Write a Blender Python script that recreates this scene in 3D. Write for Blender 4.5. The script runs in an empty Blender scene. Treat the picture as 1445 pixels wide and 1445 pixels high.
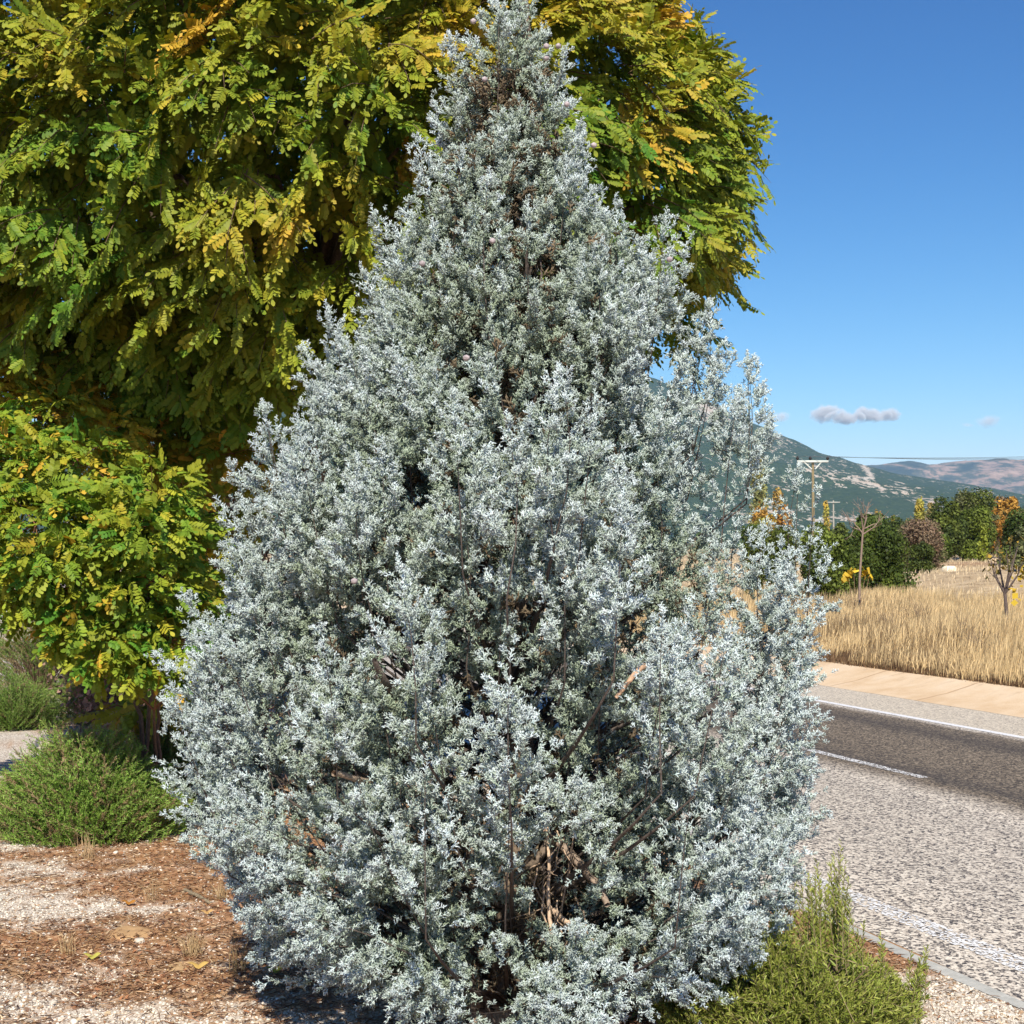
import bpy, math
import numpy as np
from mathutils import Vector
C = bpy.context.scene.collection
R = math.radians
F = 1985.0                       # focal length of the photograph in its own pixels (1445 wide)
CAM = np.array([0.0, 0.0, 2.0])
PITCH = math.atan(62.5/F)

def at(px, py, Y):
    a = (px-722.5)/F; b = -(py-722.5)/F
    d = np.array([a, math.cos(PITCH)-b*math.sin(PITCH), math.sin(PITCH)+b*math.cos(PITCH)])
    return CAM + d*(Y/d[1])
def project(P):
    q = P-CAM
    fw = q[..., 1]*math.cos(PITCH)+q[..., 2]*math.sin(PITCH)
    up = -q[..., 1]*math.sin(PITCH)+q[..., 2]*math.cos(PITCH)
    return 722.5+F*q[..., 0]/fw, 722.5-F*up/fw
# road frame: n points across the road (away from us), u points along it
TH = math.atan(697.5/F)
NX, NY = math.cos(TH), math.sin(TH)
def DS(x, y): return x*NX+y*NY, -x*NY+y*NX
def XY(D, s): return D*NX-s*NY, D*NY+s*NX

# ------------------------------------------------------------------ noise
def _h(ix, iy, seed):
    n = (ix.astype(np.int64)*374761393+iy.astype(np.int64)*668265263+seed*982451653) & 0x7fffffff
    n = ((n ^ (n >> 13))*1274126177) & 0x7fffffff
    n = ((n ^ (n >> 16))*1597334677) & 0x7fffffff
    return (n & 0xffff)/65535.0
def vn(x, y, seed=0):
    x = np.asarray(x, float); y = np.asarray(y, float)
    ix = np.floor(x); iy = np.floor(y); fx = x-ix; fy = y-iy
    fx = fx*fx*(3-2*fx); fy = fy*fy*(3-2*fy)
    a = _h(ix, iy, seed); b = _h(ix+1, iy, seed); c = _h(ix, iy+1, seed); d = _h(ix+1, iy+1, seed)
    return (a+(b-a)*fx)*(1-fy)+(c+(d-c)*fx)*fy
def fbm(x, y, seed=0, o=4):
    t = 0; a = .5; s = 0
    for k in range(o):
        t = t+a*vn(np.asarray(x)*2**k, np.asarray(y)*2**k, seed+k*17); s += a; a *= .5
    return t/s
def sm(x, a, b):
    t = np.clip((x-a)/(b-a), 0, 1); return t*t*(3-2*t)

# ------------------------------------------------------------------ linking
def tag(o, label=None, cat=None, group=None, kind=None):
    if label: o['label'] = label
    if cat: o['category'] = cat
    if group: o['group'] = group
    if kind: o['kind'] = kind
    return o
def empty(name, loc, label, cat, group=None):
    o = bpy.data.objects.new(name, None); C.objects.link(o)
    o.location = [float(v) for v in loc]; o.empty_display_size = .2
    return tag(o, label, cat, group)
def link(name, me, mat, parent=None):
    o = bpy.data.objects.new(name, me); C.objects.link(o)
    if mat: me.materials.append(mat)
    if parent:
        o.parent = parent
        o.matrix_parent_inverse.identity()
        o.location = (0, 0, 0) if parent.parent else -parent.location          # meshes are written in world metres
    return o
def mesh_np(name, V, Fc, col=None, smooth=False):
    V = np.ascontiguousarray(V, dtype=np.float32).reshape(-1, 3)
    Fc = np.ascontiguousarray(Fc, dtype=np.int32)
    k = Fc.shape[1]; n = len(Fc)
    me = bpy.data.meshes.new(name)
    me.vertices.add(len(V)); me.vertices.foreach_set('co', V.ravel())
    me.loops.add(n*k); me.loops.foreach_set('vertex_index', Fc.ravel())
    me.polygons.add(n)
    me.polygons.foreach_set('loop_start', np.arange(0, n*k, k, dtype=np.int32))
    me.polygons.foreach_set('loop_total', np.full(n, k, dtype=np.int32))
    if smooth: me.polygons.foreach_set('use_smooth', np.ones(n, dtype=bool))
    me.update(calc_edges=True)
    if col is not None:
        at_ = me.color_attributes.new('Col', 'FLOAT_COLOR', 'POINT')
        c4 = np.ones((len(V), 4), dtype=np.float32); c4[:, :3] = col
        at_.data.foreach_set('color', c4.ravel())
    return me
class QB:
    """collects quads/tris (tris as degenerate-free separate list is avoided: all quads) with colours"""
    def __init__(s): s.v = []; s.f = []; s.c = []; s.n = 0
    def add(s, V, Fc, col):
        V = np.asarray(V, float).reshape(-1, 3); s.v.append(V); s.f.append(np.asarray(Fc, int)+s.n)
        c = np.broadcast_to(np.asarray(col, float), V.shape); s.c.append(c); s.n += len(V)
    def tube(s, pts, rad, col, k=6):
        pts = np.asarray(pts, float); m = len(pts); rad = np.broadcast_to(np.asarray(rad, float), (m,))
        tan = np.gradient(pts, axis=0); tan /= np.linalg.norm(tan, axis=1)[:, None]+1e-9
        ref = np.array([.31, .17, .93]) if abs(tan[0][2]) < .8 else np.array([.95, .3, .05])
        a = np.cross(tan, ref); a /= np.linalg.norm(a, axis=1)[:, None]+1e-9
        b = np.cross(tan, a)
        ang = np.linspace(0, 2*np.pi, k, endpoint=False)
        ring = a[:, None, :]*np.cos(ang)[None, :, None]+b[:, None, :]*np.sin(ang)[None, :, None]
        V = pts[:, None, :]+ring*rad[:, None, None]
        i = np.arange(m-1)[:, None]*k; j = np.arange(k)[None, :]; j2 = (j+1) % k
        q = np.stack([i+j, i+j2, i+k+j2, i+k+j], -1).reshape(-1, 4)
        s.add(V, q, col)
    def box(s, c, h, col, rot=0.0):
        c = np.asarray(c, float); V = np.array([[x, y, z] for z in (-1, 1) for y in (-1, 1) for x in (-1, 1)], float)*np.asarray(h)
        cr, sr = math.cos(rot), math.sin(rot)
        V = np.stack([V[:, 0]*cr-V[:, 1]*sr, V[:, 0]*sr+V[:, 1]*cr, V[:, 2]], 1)+c
        s.add(V, [[0, 2, 3, 1], [4, 5, 7, 6], [0, 1, 5, 4], [2, 6, 7, 3], [0, 4, 6, 2], [1, 3, 7, 5]], col)
    def build(s, name, mat, parent=None, smooth=True):
        return link(name, mesh_np(name, np.concatenate(s.v), np.concatenate(s.f), np.concatenate(s.c), smooth), mat, parent)
def norm(a): return a/(np.linalg.norm(a, axis=-1, keepdims=True)+1e-9)
def frames(ax, up):
    """rotation matrices with columns (x, axis, normal): local +Y runs along ax, local +Z near up"""
    y = norm(ax); x = norm(np.cross(y, up)); z = np.cross(x, y)
    return np.stack([x, y, z], -1)
def instance(tv, tf, M, pos, scale):
    """tv (V,3) template, M (N,3,3), pos (N,3), scale (N,) -> verts, faces"""
    V = np.einsum('nij,vj->nvi', M.astype(np.float32), tv.astype(np.float32))*scale[:, None, None].astype(np.float32)+pos[:, None, :].astype(np.float32)
    n = len(pos); nv = len(tv)
    Fc = tf[None, :, :]+(np.arange(n)*nv)[:, None, None]
    return V.reshape(-1, 3), Fc.reshape(-1, tf.shape[1])
def inst_many(templates, M, pos, scale, col, rng, tipcol=None):
    """split instances over template variants; col (N,3) per instance, template may carry a mix weight to tipcol"""
    Vs, Fs, Cs = [], [], []; off = 0
    pick = rng.integers(0, len(templates), len(pos))
    for k, t in enumerate(templates):
        idx = np.nonzero(pick == k)[0]
        if len(idx) == 0: continue
        V, Fc = instance(t[0], t[1], M[idx], pos[idx], scale[idx])
        Vs.append(V); Fs.append(Fc+off); off += len(V)
        c = np.repeat(col[idx][:, None, :], len(t[0]), 1)
        if tipcol is not None:
            w = t[2][None, :, None]; c = c*(1-w)+tipcol[idx][:, None, :]*w
        Cs.append(c.reshape(-1, 3))
    return np.concatenate(Vs), np.concatenate(Fs), np.concatenate(Cs)

# ------------------------------------------------------------------ materials
def newmat(name):
    m = bpy.data.materials.new(name); m.use_nodes = True; nt = m.node_tree
    nt.nodes.clear(); out = nt.nodes.new('ShaderNodeOutputMaterial'); return m, nt, out
def N(nt, t, **kw):
    n = nt.nodes.new(t)
    for k, v in kw.items():
        if k in n.inputs.keys() if isinstance(k, str) else False: n.inputs[k].default_value = v
        else: setattr(n, k, v)
    return n
def L(nt, a, b): nt.links.new(a, b)
def ramp(nt, fac, stops):
    r = nt.nodes.new('ShaderNodeValToRGB'); e = r.color_ramp.elements
    while len(e) < len(stops): e.new(.5)
    for el, (p, c) in zip(e, stops):
        el.position = p; el.color = (*c, 1) if len(c) == 3 else c
    L(nt, fac, r.inputs[0]); return r.outputs[0]
def mixc(nt, f, a, b, mode='MIX'):
    m = nt.nodes.new('ShaderNodeMix'); m.data_type = 'RGBA'; m.blend_type = mode
    for s, v in ((0, f), (6, a), (7, b)):
        if hasattr(v, 'is_output') or isinstance(v, bpy.types.NodeSocket): L(nt, v, m.inputs[s])
        else: m.inputs[s].default_value = v if s == 0 else (*v, 1)
    return m.outputs[2]
def math_(nt, op, a, b=0.0, clamp=False):
    m = nt.nodes.new('ShaderNodeMath'); m.operation = op; m.use_clamp = clamp
    for s, v in ((0, a), (1, b)):
        if isinstance(v, bpy.types.NodeSocket): L(nt, v, m.inputs[s])
        else: m.inputs[s].default_value = v
    return m.outputs[0]
def coords(nt, scale=(1, 1, 1)):
    t = nt.nodes.new('ShaderNodeTexCoord'); m = nt.nodes.new('ShaderNodeMapping'); m.inputs['Scale'].default_value = scale
    L(nt, t.outputs['Object'], m.inputs[0]); return m.outputs[0]
def noise(nt, vec, scale, detail=4, rough=.55, dist=0):
    n = nt.nodes.new('ShaderNodeTexNoise'); L(nt, vec, n.inputs['Vector'])
    n.inputs['Scale'].default_value = scale; n.inputs['Detail'].default_value = detail
    n.inputs['Roughness'].default_value = rough; n.inputs['Distortion'].default_value = dist
    return n.outputs['Fac']
def voro(nt, vec, scale, rnd=1, out='Color'):
    n = nt.nodes.new('ShaderNodeTexVoronoi'); L(nt, vec, n.inputs['Vector']); n.inputs['Scale'].default_value = scale
    n.inputs['Randomness'].default_value = rnd; return n.outputs[out]
def bsdf(nt, out, col, rough=.8, spec=.3, bump=None, bdist=.01, bstr=.6):
    p = nt.nodes.new('ShaderNodeBsdfPrincipled')
    if isinstance(col, bpy.types.NodeSocket): L(nt, col, p.inputs['Base Color'])
    else: p.inputs['Base Color'].default_value = (*col, 1)
    p.inputs['Roughness'].default_value = rough; p.inputs['Specular IOR Level'].default_value = spec
    if bump is not None:
        b = nt.nodes.new('ShaderNodeBump'); b.inputs['Distance'].default_value = bdist; b.inputs['Strength'].default_value = bstr
        L(nt, bump, b.inputs['Height']); L(nt, b.outputs[0], p.inputs['Normal'])
    if out is not None: L(nt, p.outputs[0], out.inputs['Surface'])
    return p
def attr(nt):
    a = nt.nodes.new('ShaderNodeAttribute'); a.attribute_name = 'Col'; return a.outputs['Color']
def leafmat(name, transl=.25, rough=.5, spec=.35, tcol=(1, 1, 1)):
    m, nt, out = newmat(name); c = attr(nt)
    p = bsdf(nt, None, c, rough, spec)
    t = nt.nodes.new('ShaderNodeBsdfTranslucent'); L(nt, mixc(nt, 1.0, c, tcol, 'MULTIPLY'), t.inputs['Color'])
    mx = nt.nodes.new('ShaderNodeMixShader'); mx.inputs[0].default_value = transl
    L(nt, p.outputs[0], mx.inputs[1]); L(nt, t.outputs[0], mx.inputs[2]); L(nt, mx.outputs[0], out.inputs['Surface'])
    return m
def vcolmat(name, rough=.85, spec=.2, nscale=0, bstr=.5, bdist=.004, var=.25):
    m, nt, out = newmat(name); c = attr(nt)
    if nscale:
        v = coords(nt); n = noise(nt, v, nscale, 5)
        k = ramp(nt, n, [(.3, (1-var,)*3), (.7, (1+var,)*3)])
        c = mixc(nt, 1.0, c, k, 'MULTIPLY')
        bsdf(nt, out, c, rough, spec, n, bdist, bstr)
    else: bsdf(nt, out, c, rough, spec)
    return m
M_cyp = vcolmat('cypress_needles', .7, .12)
M_rob = leafmat('robinia_leaf', .22, .55, .22, (1.0, 1.0, .5))
M_needle = leafmat('rosemary_leaf', .12, .5, .3, (1, 1, .6))
M_far = leafmat('bush_leaf', .15, .6, .2)
M_straw = leafmat('dry_straw', .2, .7, .2)
M_bark = vcolmat('bark', .9, .15, 60, .8, .006, .35)
M_stone = vcolmat('stone', .85, .2, 25, .6, .01, .2)
M_plain = vcolmat('matte_paint', .7, .3)
M_woodp = vcolmat('weathered_pole_wood', .85, .2, 8, .3, .01, .2)

# ------------------------------------------------------------------ terrain
def field(D):
    q = np.maximum(D-13.3, 0); return .12+2.2*(1-np.exp(-q/25))+np.maximum(D-60, 0)*.012
def terrain(x, y):
    x = np.asarray(x, float); y = np.asarray(y, float)
    D, s = DS(x, y)
    left = (fbm(x*.9, y*.9, 3, 4)-.5)*.09*sm(-D, -3.9, -2.5)+(fbm(x*6, y*6, 9, 3)-.5)*.02*sm(-D, -4.1, -3.6)
    z = left+.018*sm(D, 3.5, 4.1)
    z = np.where(D > 11.4, -.3*sm(D, 11.45, 11.65), z)
    fz = field(D)+(fbm(x*.12, y*.12, 5, 4)-.5)*.7*sm(D, 16, 30)+(fbm(x*.8, y*.8, 6, 3)-.5)*.15
    fz = np.maximum(fz, .10)
    z = np.where(D > 13.15, (-.3)*(1-sm(D, 13.15, 13.32))+fz*sm(D, 13.15, 13.32), z)
    return z
def gravelmask(x, y):
    D, s = DS(x, y)
    g = fbm(x*.55+3.3, y*1.25+1.7, 21, 5)*.75+fbm(x*3, y*4.2, 33, 3)*.25
    # pale gravel: bottom-left, a drift below the rosemary, and the corner beside the road
    b = np.exp(-(((x+2.7)/1.3)**2+((y-6.2)/.45)**2))*.36+np.exp(-(((x+3.0)/1.1)**2+((y-8.1)/.42)**2))*.40+.02
    b = b+np.exp(-(((x-2.2)/.8)**2+((y-5.6)/1.2)**2))*.5-np.exp(-(((x+1.6)/1.2)**2+((y-8.9)/.7)**2))*.3
    b = b+sm(y, 11.5, 15)*.25
    return sm(g+b+(fbm(x*11, y*15, 51, 2)-.5)*.35, .50, .78)
def seg(*parts):
    a = []
    for (x0, x1, st) in parts: a.append(np.arange(x0, x1-1e-6, st))
    a.append([parts[-1][1]]); return np.concatenate(a)
Dg = seg((-8600, -1600, 700), (-1600, -200, 140), (-200, -40, 16), (-40, -10, 2), (-10, -4, .25), (-4, 4.2, .05), (4.2, 11.3, .75), (11.3, 14.2, .08), (14.2, 30, .5), (30, 120, 3), (120, 600, 30), (600, 8600, 400))
Sg = seg((-8600, -1000, 800), (-1000, -100, 90), (-100, -8, 6), (-8, 2, .5), (2, 14, .06), (14, 40, .5), (40, 160, 3), (160, 900, 40), (900, 8600, 400))
DD, SS = np.meshgrid(Dg, Sg, indexing='ij'); GX, GY = XY(DD, SS)
GZ = terrain(GX, GY)
nI, nJ = DD.shape
idx = np.arange(nI*nJ).reshape(nI, nJ)
gq = np.stack([idx[:-1, :-1], idx[1:, :-1], idx[1:, 1:], idx[:-1, 1:]], -1).reshape(-1, 4)
gm = gravelmask(GX, GY)
fieldm = (DD > 12.6).astype(float)
redm = np.exp(-(((GX-(1330-722.5)/F*66)/6)**2+((GY-66)/4.5)**2))
gcol = np.stack([gm, fieldm, redm], -1).reshape(-1, 3)
m, nt, out = newmat('dry_ground')
v = coords(nt); sep = nt.nodes.new('ShaderNodeSeparateColor'); L(nt, attr(nt), sep.inputs[0])
n1 = noise(nt, v, 3.5, 6, .65); n2 = noise(nt, v, 40, 5, .7); vo = voro(nt, v, 95); vo2 = voro(nt, v, 38, 1, 'Distance')
bw = nt.nodes.new('ShaderNodeRGBToBW'); L(nt, vo, bw.inputs[0])
soil = ramp(nt, n2, [(.3, (.20, .095, .045)), (.5, (.44, .235, .12)), (.7, (.64, .43, .26))])
soil = mixc(nt, ramp(nt, n1, [(.45, (0, 0, 0)), (.62, (1, 1, 1))]), soil, (.42, .25, .125))
grav = ramp(nt, bw.outputs[0], [(.15, (.2, .15, .11)), (.35, (.5, .42, .34)), (.8, (.78, .72, .63))])
near = mixc(nt, sep.outputs[0], soil, grav)
dry = ramp(nt, noise(nt, v, .45, 8, .72), [(.3, (.34, .24, .14)), (.5, (.52, .39, .24)), (.7, (.66, .53, .36))])
dry = mixc(nt, ramp(nt, noise(nt, v, 1.7, 6, .75), [(.5, (0, 0, 0)), (.68, (.8, .8, .8))]), dry, (.17, .105, .055))
red = mixc(nt, n2, (.2, .07, .035), (.38, .19, .1))
far = mixc(nt, math_(nt, 'MULTIPLY', sep.outputs[2], noise(nt, v, 2.2, 5, .7)), dry, red)
col = mixc(nt, sep.outputs[1], near, far)
bsdf(nt, out, col, .95, .1, math_(nt, 'ADD', bw.outputs[0], n2), .012, .7)
ground = link('ground', mesh_np('ground', np.stack([GX, GY, GZ], -1), gq, gcol, True), m)
tag(ground, 'dry brown earth with drifts of pale gravel running out to the straw coloured field', None, None, 'structure')

# ------------------------------------------------------------------ road, in its own frame (local x = D, local y = along)
def road_obj(name, V, q, mat, label, smooth=False):
    me = mesh_np(name, V, q, None, smooth); o = link(name, me, mat)
    o.rotation_euler = (0, 0, TH); return tag(o, label, None, None, 'structure')
def strip(D0, D1, s0, s1, z, ns=1, wob=0.0, seed=1, nd=1):
    s = np.linspace(s0, s1, ns+1); d = np.linspace(0, 1, nd+1)
    w0 = (fbm(s*1.3, s*0+seed, seed, 4)-.5)*wob; w1 = (fbm(s*1.3, s*0+seed+9, seed+5, 4)-.5)*wob
    a = (D0+w0)[:, None]*(1-d)[None]+(D1+w1)[:, None]*d[None]
    V = np.stack([a, np.broadcast_to(s[:, None], a.shape), np.full(a.shape, z)], -1)
    i = np.arange((ns+1)*(nd+1)).reshape(ns+1, nd+1)
    return V.reshape(-1, 3), np.stack([i[:-1, :-1], i[:-1, 1:], i[1:, 1:], i[1:, :-1]], -1).reshape(-1, 4)
m, nt, out = newmat('chip_seal_asphalt')
v = coords(nt)
sx = nt.nodes.new('ShaderNodeSeparateXYZ'); L(nt, v, sx.inputs[0])
wob = noise(nt, v, .8, 4, .6)
X = math_(nt, 'ADD', sx.outputs[0], math_(nt, 'MULTIPLY', math_(nt, 'SUBTRACT', wob, .5), .35))
bw1 = nt.nodes.new('ShaderNodeRGBToBW'); L(nt, voro(nt, v, 52), bw1.inputs[0])
bw2 = nt.nodes.new('ShaderNodeRGBToBW'); L(nt, voro(nt, v, 100), bw2.inputs[0])
chip = math_(nt, 'ADD', math_(nt, 'MULTIPLY', bw1.outputs[0], .6), math_(nt, 'MULTIPLY', bw2.outputs[0], .4))
pale = ramp(nt, chip, [(.30, (.07, .065, .07)), (.41, (.27, .24, .21)), (.52, (.63, .55, .46)), (.8, (.82, .75, .64))])
dark = ramp(nt, chip, [(.2, (.035, .033, .036)), (.5, (.13, .105, .08)), (.75, (.42, .34, .25))])
shoul = ramp(nt, chip, [(.2, (.16, .14, .13)), (.42, (.52, .45, .36)), (.8, (.74, .66, .53))])
fx = math_(nt, 'DIVIDE', X, 12.0)
track = ramp(nt, fx, [(7.55/12, (0, 0, 0)), (7.75/12, (.6, .6, .6)), (8.05/12, (.25, .25, .25)), (8.7/12, (.05, .05, .05)), (9.25/12, (.1, .1, .1)), (9.65/12, (.6, .6, .6)), (9.95/12, (.3, .3, .3)), (10.2/12, (0, 0, 0))])
dark = mixc(nt, track, dark, (.04, .038, .042))
mk = ramp(nt, fx, [(7.15/12, (0, 0, 0)), (7.55/12, (1, 1, 1)), (10.15/12, (1, 1, 1)), (10.3/12, (.0, .0, .0))])
rough_dark = ramp(nt, fx, [(5.0/12, (0, 0, 0)), (5.5/12, (.14, .14, .14)), (6.2/12, (.1, .1, .1)), (6.8/12, (.16, .16, .16)), (7.15/12, (0, 0, 0))])
pale = mixc(nt, rough_dark, pale, (.09, .085, .09))
c = mixc(nt, mk, pale, dark)
c = mixc(nt, ramp(nt, fx, [(10.36/12, (0, 0, 0)), (10.42/12, (1, 1, 1))]), c, shoul)
bsdf(nt, out, c, .92, .12, chip, .008, .8)
V, q = strip(4.22, 11.66, -60, 400, .02, 460, .0)
V[0::2, 0] += (fbm(V[0::2, 1]*1.5, V[0::2, 1]*0, 4, 4)-.5)*.12
road_obj('road', V, q, m, 'worn chip sealed two lane road with a darker far lane')
def paint(name, wear, thr):
    m, nt, out = newmat(name); v = coords(nt)
    b1 = nt.nodes.new('ShaderNodeRGBToBW'); L(nt, voro(nt, v, 75), b1.inputs[0])
    w = math_(nt, 'ADD', math_(nt, 'MULTIPLY', b1.outputs[0], .55), math_(nt, 'MULTIPLY', noise(nt, v, 9, 4, .7), .45))
    p = bsdf(nt, None, mixc(nt, b1.outputs[0], (.70, .69, .68), (.84, .83, .82)), .6, .3)
    t = nt.nodes.new('ShaderNodeBsdfTransparent'); mx = nt.nodes.new('ShaderNodeMixShader')
    L(nt, ramp(nt, w, [(thr-.02, (0, 0, 0)), (thr+.02, (1, 1, 1))]), mx.inputs[0])
    L(nt, t.outputs[0], mx.inputs[1]); L(nt, p.outputs[0], mx.inputs[2]); L(nt, mx.outputs[0], out.inputs['Surface'])
    return m
P1 = paint('worn_road_paint', 1, .51); P2 = paint('fresh_road_paint', 1, .27)
V, q = strip(4.53, 4.69, -60, 300, .024, 700, .05, 3); road_obj('road_edge_line', V, q, P1, 'worn white line along the near edge of the road')
V, q = strip(10.32, 10.44, -60, 300, .024, 300, .015, 5); road_obj('road_edge_line', V, q, P2, 'solid white line along the far edge of the road')
g = at(1304, 1101, 10); k = 2.0/(2.0-g[2]); gx, gy = g[0]*k, 10*k; Dd, sd = DS(gx, gy)
Vs, Qs = [], []; n = 0
for j in range(-2, 12):
    V, q = strip(Dd-.055, Dd+.055, sd+j*9, sd+3.2+j*9, .024, 16, .02, 8+j); Vs.append(V); Qs.append(q+n); n += len(V)
road_obj('road_centre_line', np.concatenate(Vs), np.concatenate(Qs), P1, 'broken white line between the two lanes of the road')
# flush concrete edging on our side
m, nt, out = newmat('grey_edging'); v = coords(nt)
bsdf(nt, out, ramp(nt, noise(nt, v, 14, 6, .7), [(.3, (.36, .36, .33)), (.6, (.50, .49, .45)), (.8, (.66, .60, .52))]), .9, .2, noise(nt, v, 60), .004)
V, q = strip(4.145, 4.235, -20, 120, .0215, 420, .05, 14); road_obj('road_edging', V, q, m, 'thin grey concrete edging between the gravel verge and the road')
# far concrete channel: flat lip, shallow trough, sloping face
prof = [(11.655, .022), (11.75, -.015), (11.95, -.07), (12.2, -.06), (12.7, .02), (13.25, .155), (13.35, .16)]
s = np.concatenate([np.arange(-40, 60, .25), np.arange(60, 300, 4)])
V = np.array([[d+(fbm(np.array([t*2]), np.array([i*3.]), 2, 3)[0]-.5)*.03, t, z] for t in s for i, (d, z) in enumerate(prof)])
kp = len(prof); i = np.arange(len(s)*kp).reshape(len(s), kp)
q = np.stack([i[:-1, :-1], i[:-1, 1:], i[1:, 1:], i[1:, :-1]], -1).reshape(-1, 4)
m, nt, out = newmat('sand_stained_concrete'); v = coords(nt)
sx = nt.nodes.new('ShaderNodeSeparateXYZ'); L(nt, v, sx.inputs[0])
yy = math_(nt, 'ADD', sx.outputs[1], math_(nt, 'MULTIPLY', noise(nt, v, 1.5, 3), .12))
jt = math_(nt, 'ABSOLUTE', math_(nt, 'SUBTRACT', math_(nt, 'FRACT', math_(nt, 'DIVIDE', yy, 2.3)), .5))
joint = ramp(nt, jt, [(0, (.6, .6, .6)), (.004, (.6, .6, .6)), (.014, (0, 0, 0))])
c = ramp(nt, noise(nt, v, 1.1, 7, .65), [(.3, (.56, .39, .23)), (.5, (.66, .50, .33)), (.7, (.72, .58, .42))])
c = mixc(nt, ramp(nt, noise(nt, v, 55, 3, .6), [(.6, (0, 0, 0)), (.75, (.45, .45, .45))]), c, (.33, .2, .1))
crack = voro(nt, v, 1.1, 1, 'Distance')
st = nt.nodes.new('ShaderNodeMapping'); st.inputs['Scale'].default_value = (1.2, 3.5, 1); L(nt, v, st.inputs[0])
top = ramp(nt, math_(nt, 'MULTIPLY', math_(nt, 'SUBTRACT', sx.outputs[0], 12.3), 1.0), [(.35, (0, 0, 0)), (.95, (.9, .9, .9))])
stain = ramp(nt, noise(nt, st.outputs[0], 2.0, 5, .75), [(.54, (0, 0, 0)), (.78, (.75, .75, .75))])
c = mixc(nt, mixc(nt, 1.0, stain, top, 'MULTIPLY'), c, (.2, .13, .08))
c = mixc(nt, joint, c, (.34, .2, .11))
bsdf(nt, out, c, .9, .15, math_(nt, 'SUBTRACT', noise(nt, v, 30, 5), joint), .012, .7)
road_obj('drainage_channel', V, q, m, 'sand coloured concrete drainage channel with cracked joints beyond the road', True)

# ------------------------------------------------------------------ gravel stones, litter
def ico():
    t = (1+5**.5)/2
    v = np.array([(-1, t, 0), (1, t, 0), (-1, -t, 0), (1, -t, 0), (0, -1, t), (0, 1, t), (0, -1, -t), (0, 1, -t), (t, 0, -1), (t, 0, 1), (-t, 0, -1), (-t, 0, 1)], float)
    f = np.array([(0, 11, 5), (0, 5, 1), (0, 1, 7), (0, 7, 10), (0, 10, 11), (1, 5, 9), (5, 11, 4), (11, 10, 2), (10, 7, 6), (7, 1, 8), (3, 9, 4), (3, 4, 2), (3, 2, 6), (3, 6, 8), (3, 8, 9), (4, 9, 5), (2, 4, 11), (6, 2, 10), (8, 6, 7), (9, 8, 1)])
    return v/np.linalg.norm(v[0]), f
rng = np.random.default_rng(11)
stones = []
for k in range(8):
    v, f = ico(); v = v*(1+(rng.random((12, 1))-.5)*.45)*np.array([1, .6+.4*rng.random(), .45+.3*rng.random()]); stones.append((v, f))
def near_points(n, rng, ymax=13.5):
    # where we stand to see the ground: a wedge on the left and one beside the road, denser nearby
    y = 4.6+(ymax-4.6)*rng.random(n)**1.5
    x = (rng.random(n)*2-1)*.42*y
    D, s = DS(x, y); ok = D < 4.16
    return x[ok], y[ok]
x, y = near_points(240000, rng)
g = gravelmask(x, y); D, s = DS(x, y)
keep = rng.random(len(x)) < np.clip(g*.75+.10, 0, 1)
x, y = x[keep][:75000], y[keep][:75000]
n = len(x); sc = .0035+.0075*rng.random(n)**2.2; sc[rng.random(n) < .004] *= 2.2
z = terrain(x, y)+sc*.25
a = rng.random(n)*6.28; M_ = frames(np.stack([np.cos(a), np.sin(a), (rng.random(n)-.5)*.7], -1), np.array([[0, 0, 1.]])+0*rng.random((n, 3)))
base = np.array([.74, .66, .56]); c = base*(.6+.55*rng.random((n, 1)))*np.array([1, 1, 1])
tw = rng.random(n) < .2; c[tw] = np.array([.40, .27, .17])*(.6+.6*rng.random((tw.sum(), 1)))
V, Fc, cc = inst_many(stones, M_, np.stack([x, y, z], -1), sc, c, rng)
tag(link('gravel', mesh_np('gravel', V, Fc, cc), M_stone), 'pale gravel strewn over the brown earth beside the road', 'gravel', None, 'stuff')
# litter: needles, straw bits and leaf scraps on the brown earth
x, y = near_points(300000, rng)
g = gravelmask(x, y); keep = rng.random(len(x)) < (1-g)*.5+.04
x, y = x[keep][:70000], y[keep][:70000]; n = len(x)
a = rng.random(n)*6.28; ax = np.stack([np.cos(a), np.sin(a), (rng.random(n)-.3)*.5], -1)
M_ = frames(ax, np.stack([rng.normal(0, .5, n), rng.normal(0, .5, n), np.ones(n)], -1))
lt = []
for k, (w, l) in enumerate([(.0018, .03), (.0015, .05), (.007, .014), (.003, .02)]):
    lt.append((np.array([(-w, -l, 0), (w, -l, 0), (w*.5, l*.2, .004), (0, l, 0), (-w, l*.2, .003)], float), np.array([[0, 1, 2, 3, 4]])))
pal = np.array([(.32, .17, .10), (.50, .33, .20), (.20, .12, .08), (.70, .55, .36), (.42, .20, .10)])
c = pal[rng.choice(5, n, p=[.28, .27, .2, .13, .12])]*(.7+.6*rng.random((n, 1)))
V, Fc, cc = inst_many(lt, M_, np.stack([x, y, terrain(x, y)+.006+.008*rng.random(n)], -1), .5+.7*rng.random(n), c, rng)
tag(link('leaf_litter', mesh_np('leaf_litter', V, Fc, cc), M_straw), 'rusty brown needle and leaf litter between the gravel drifts', 'litter', None, 'stuff')

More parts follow.
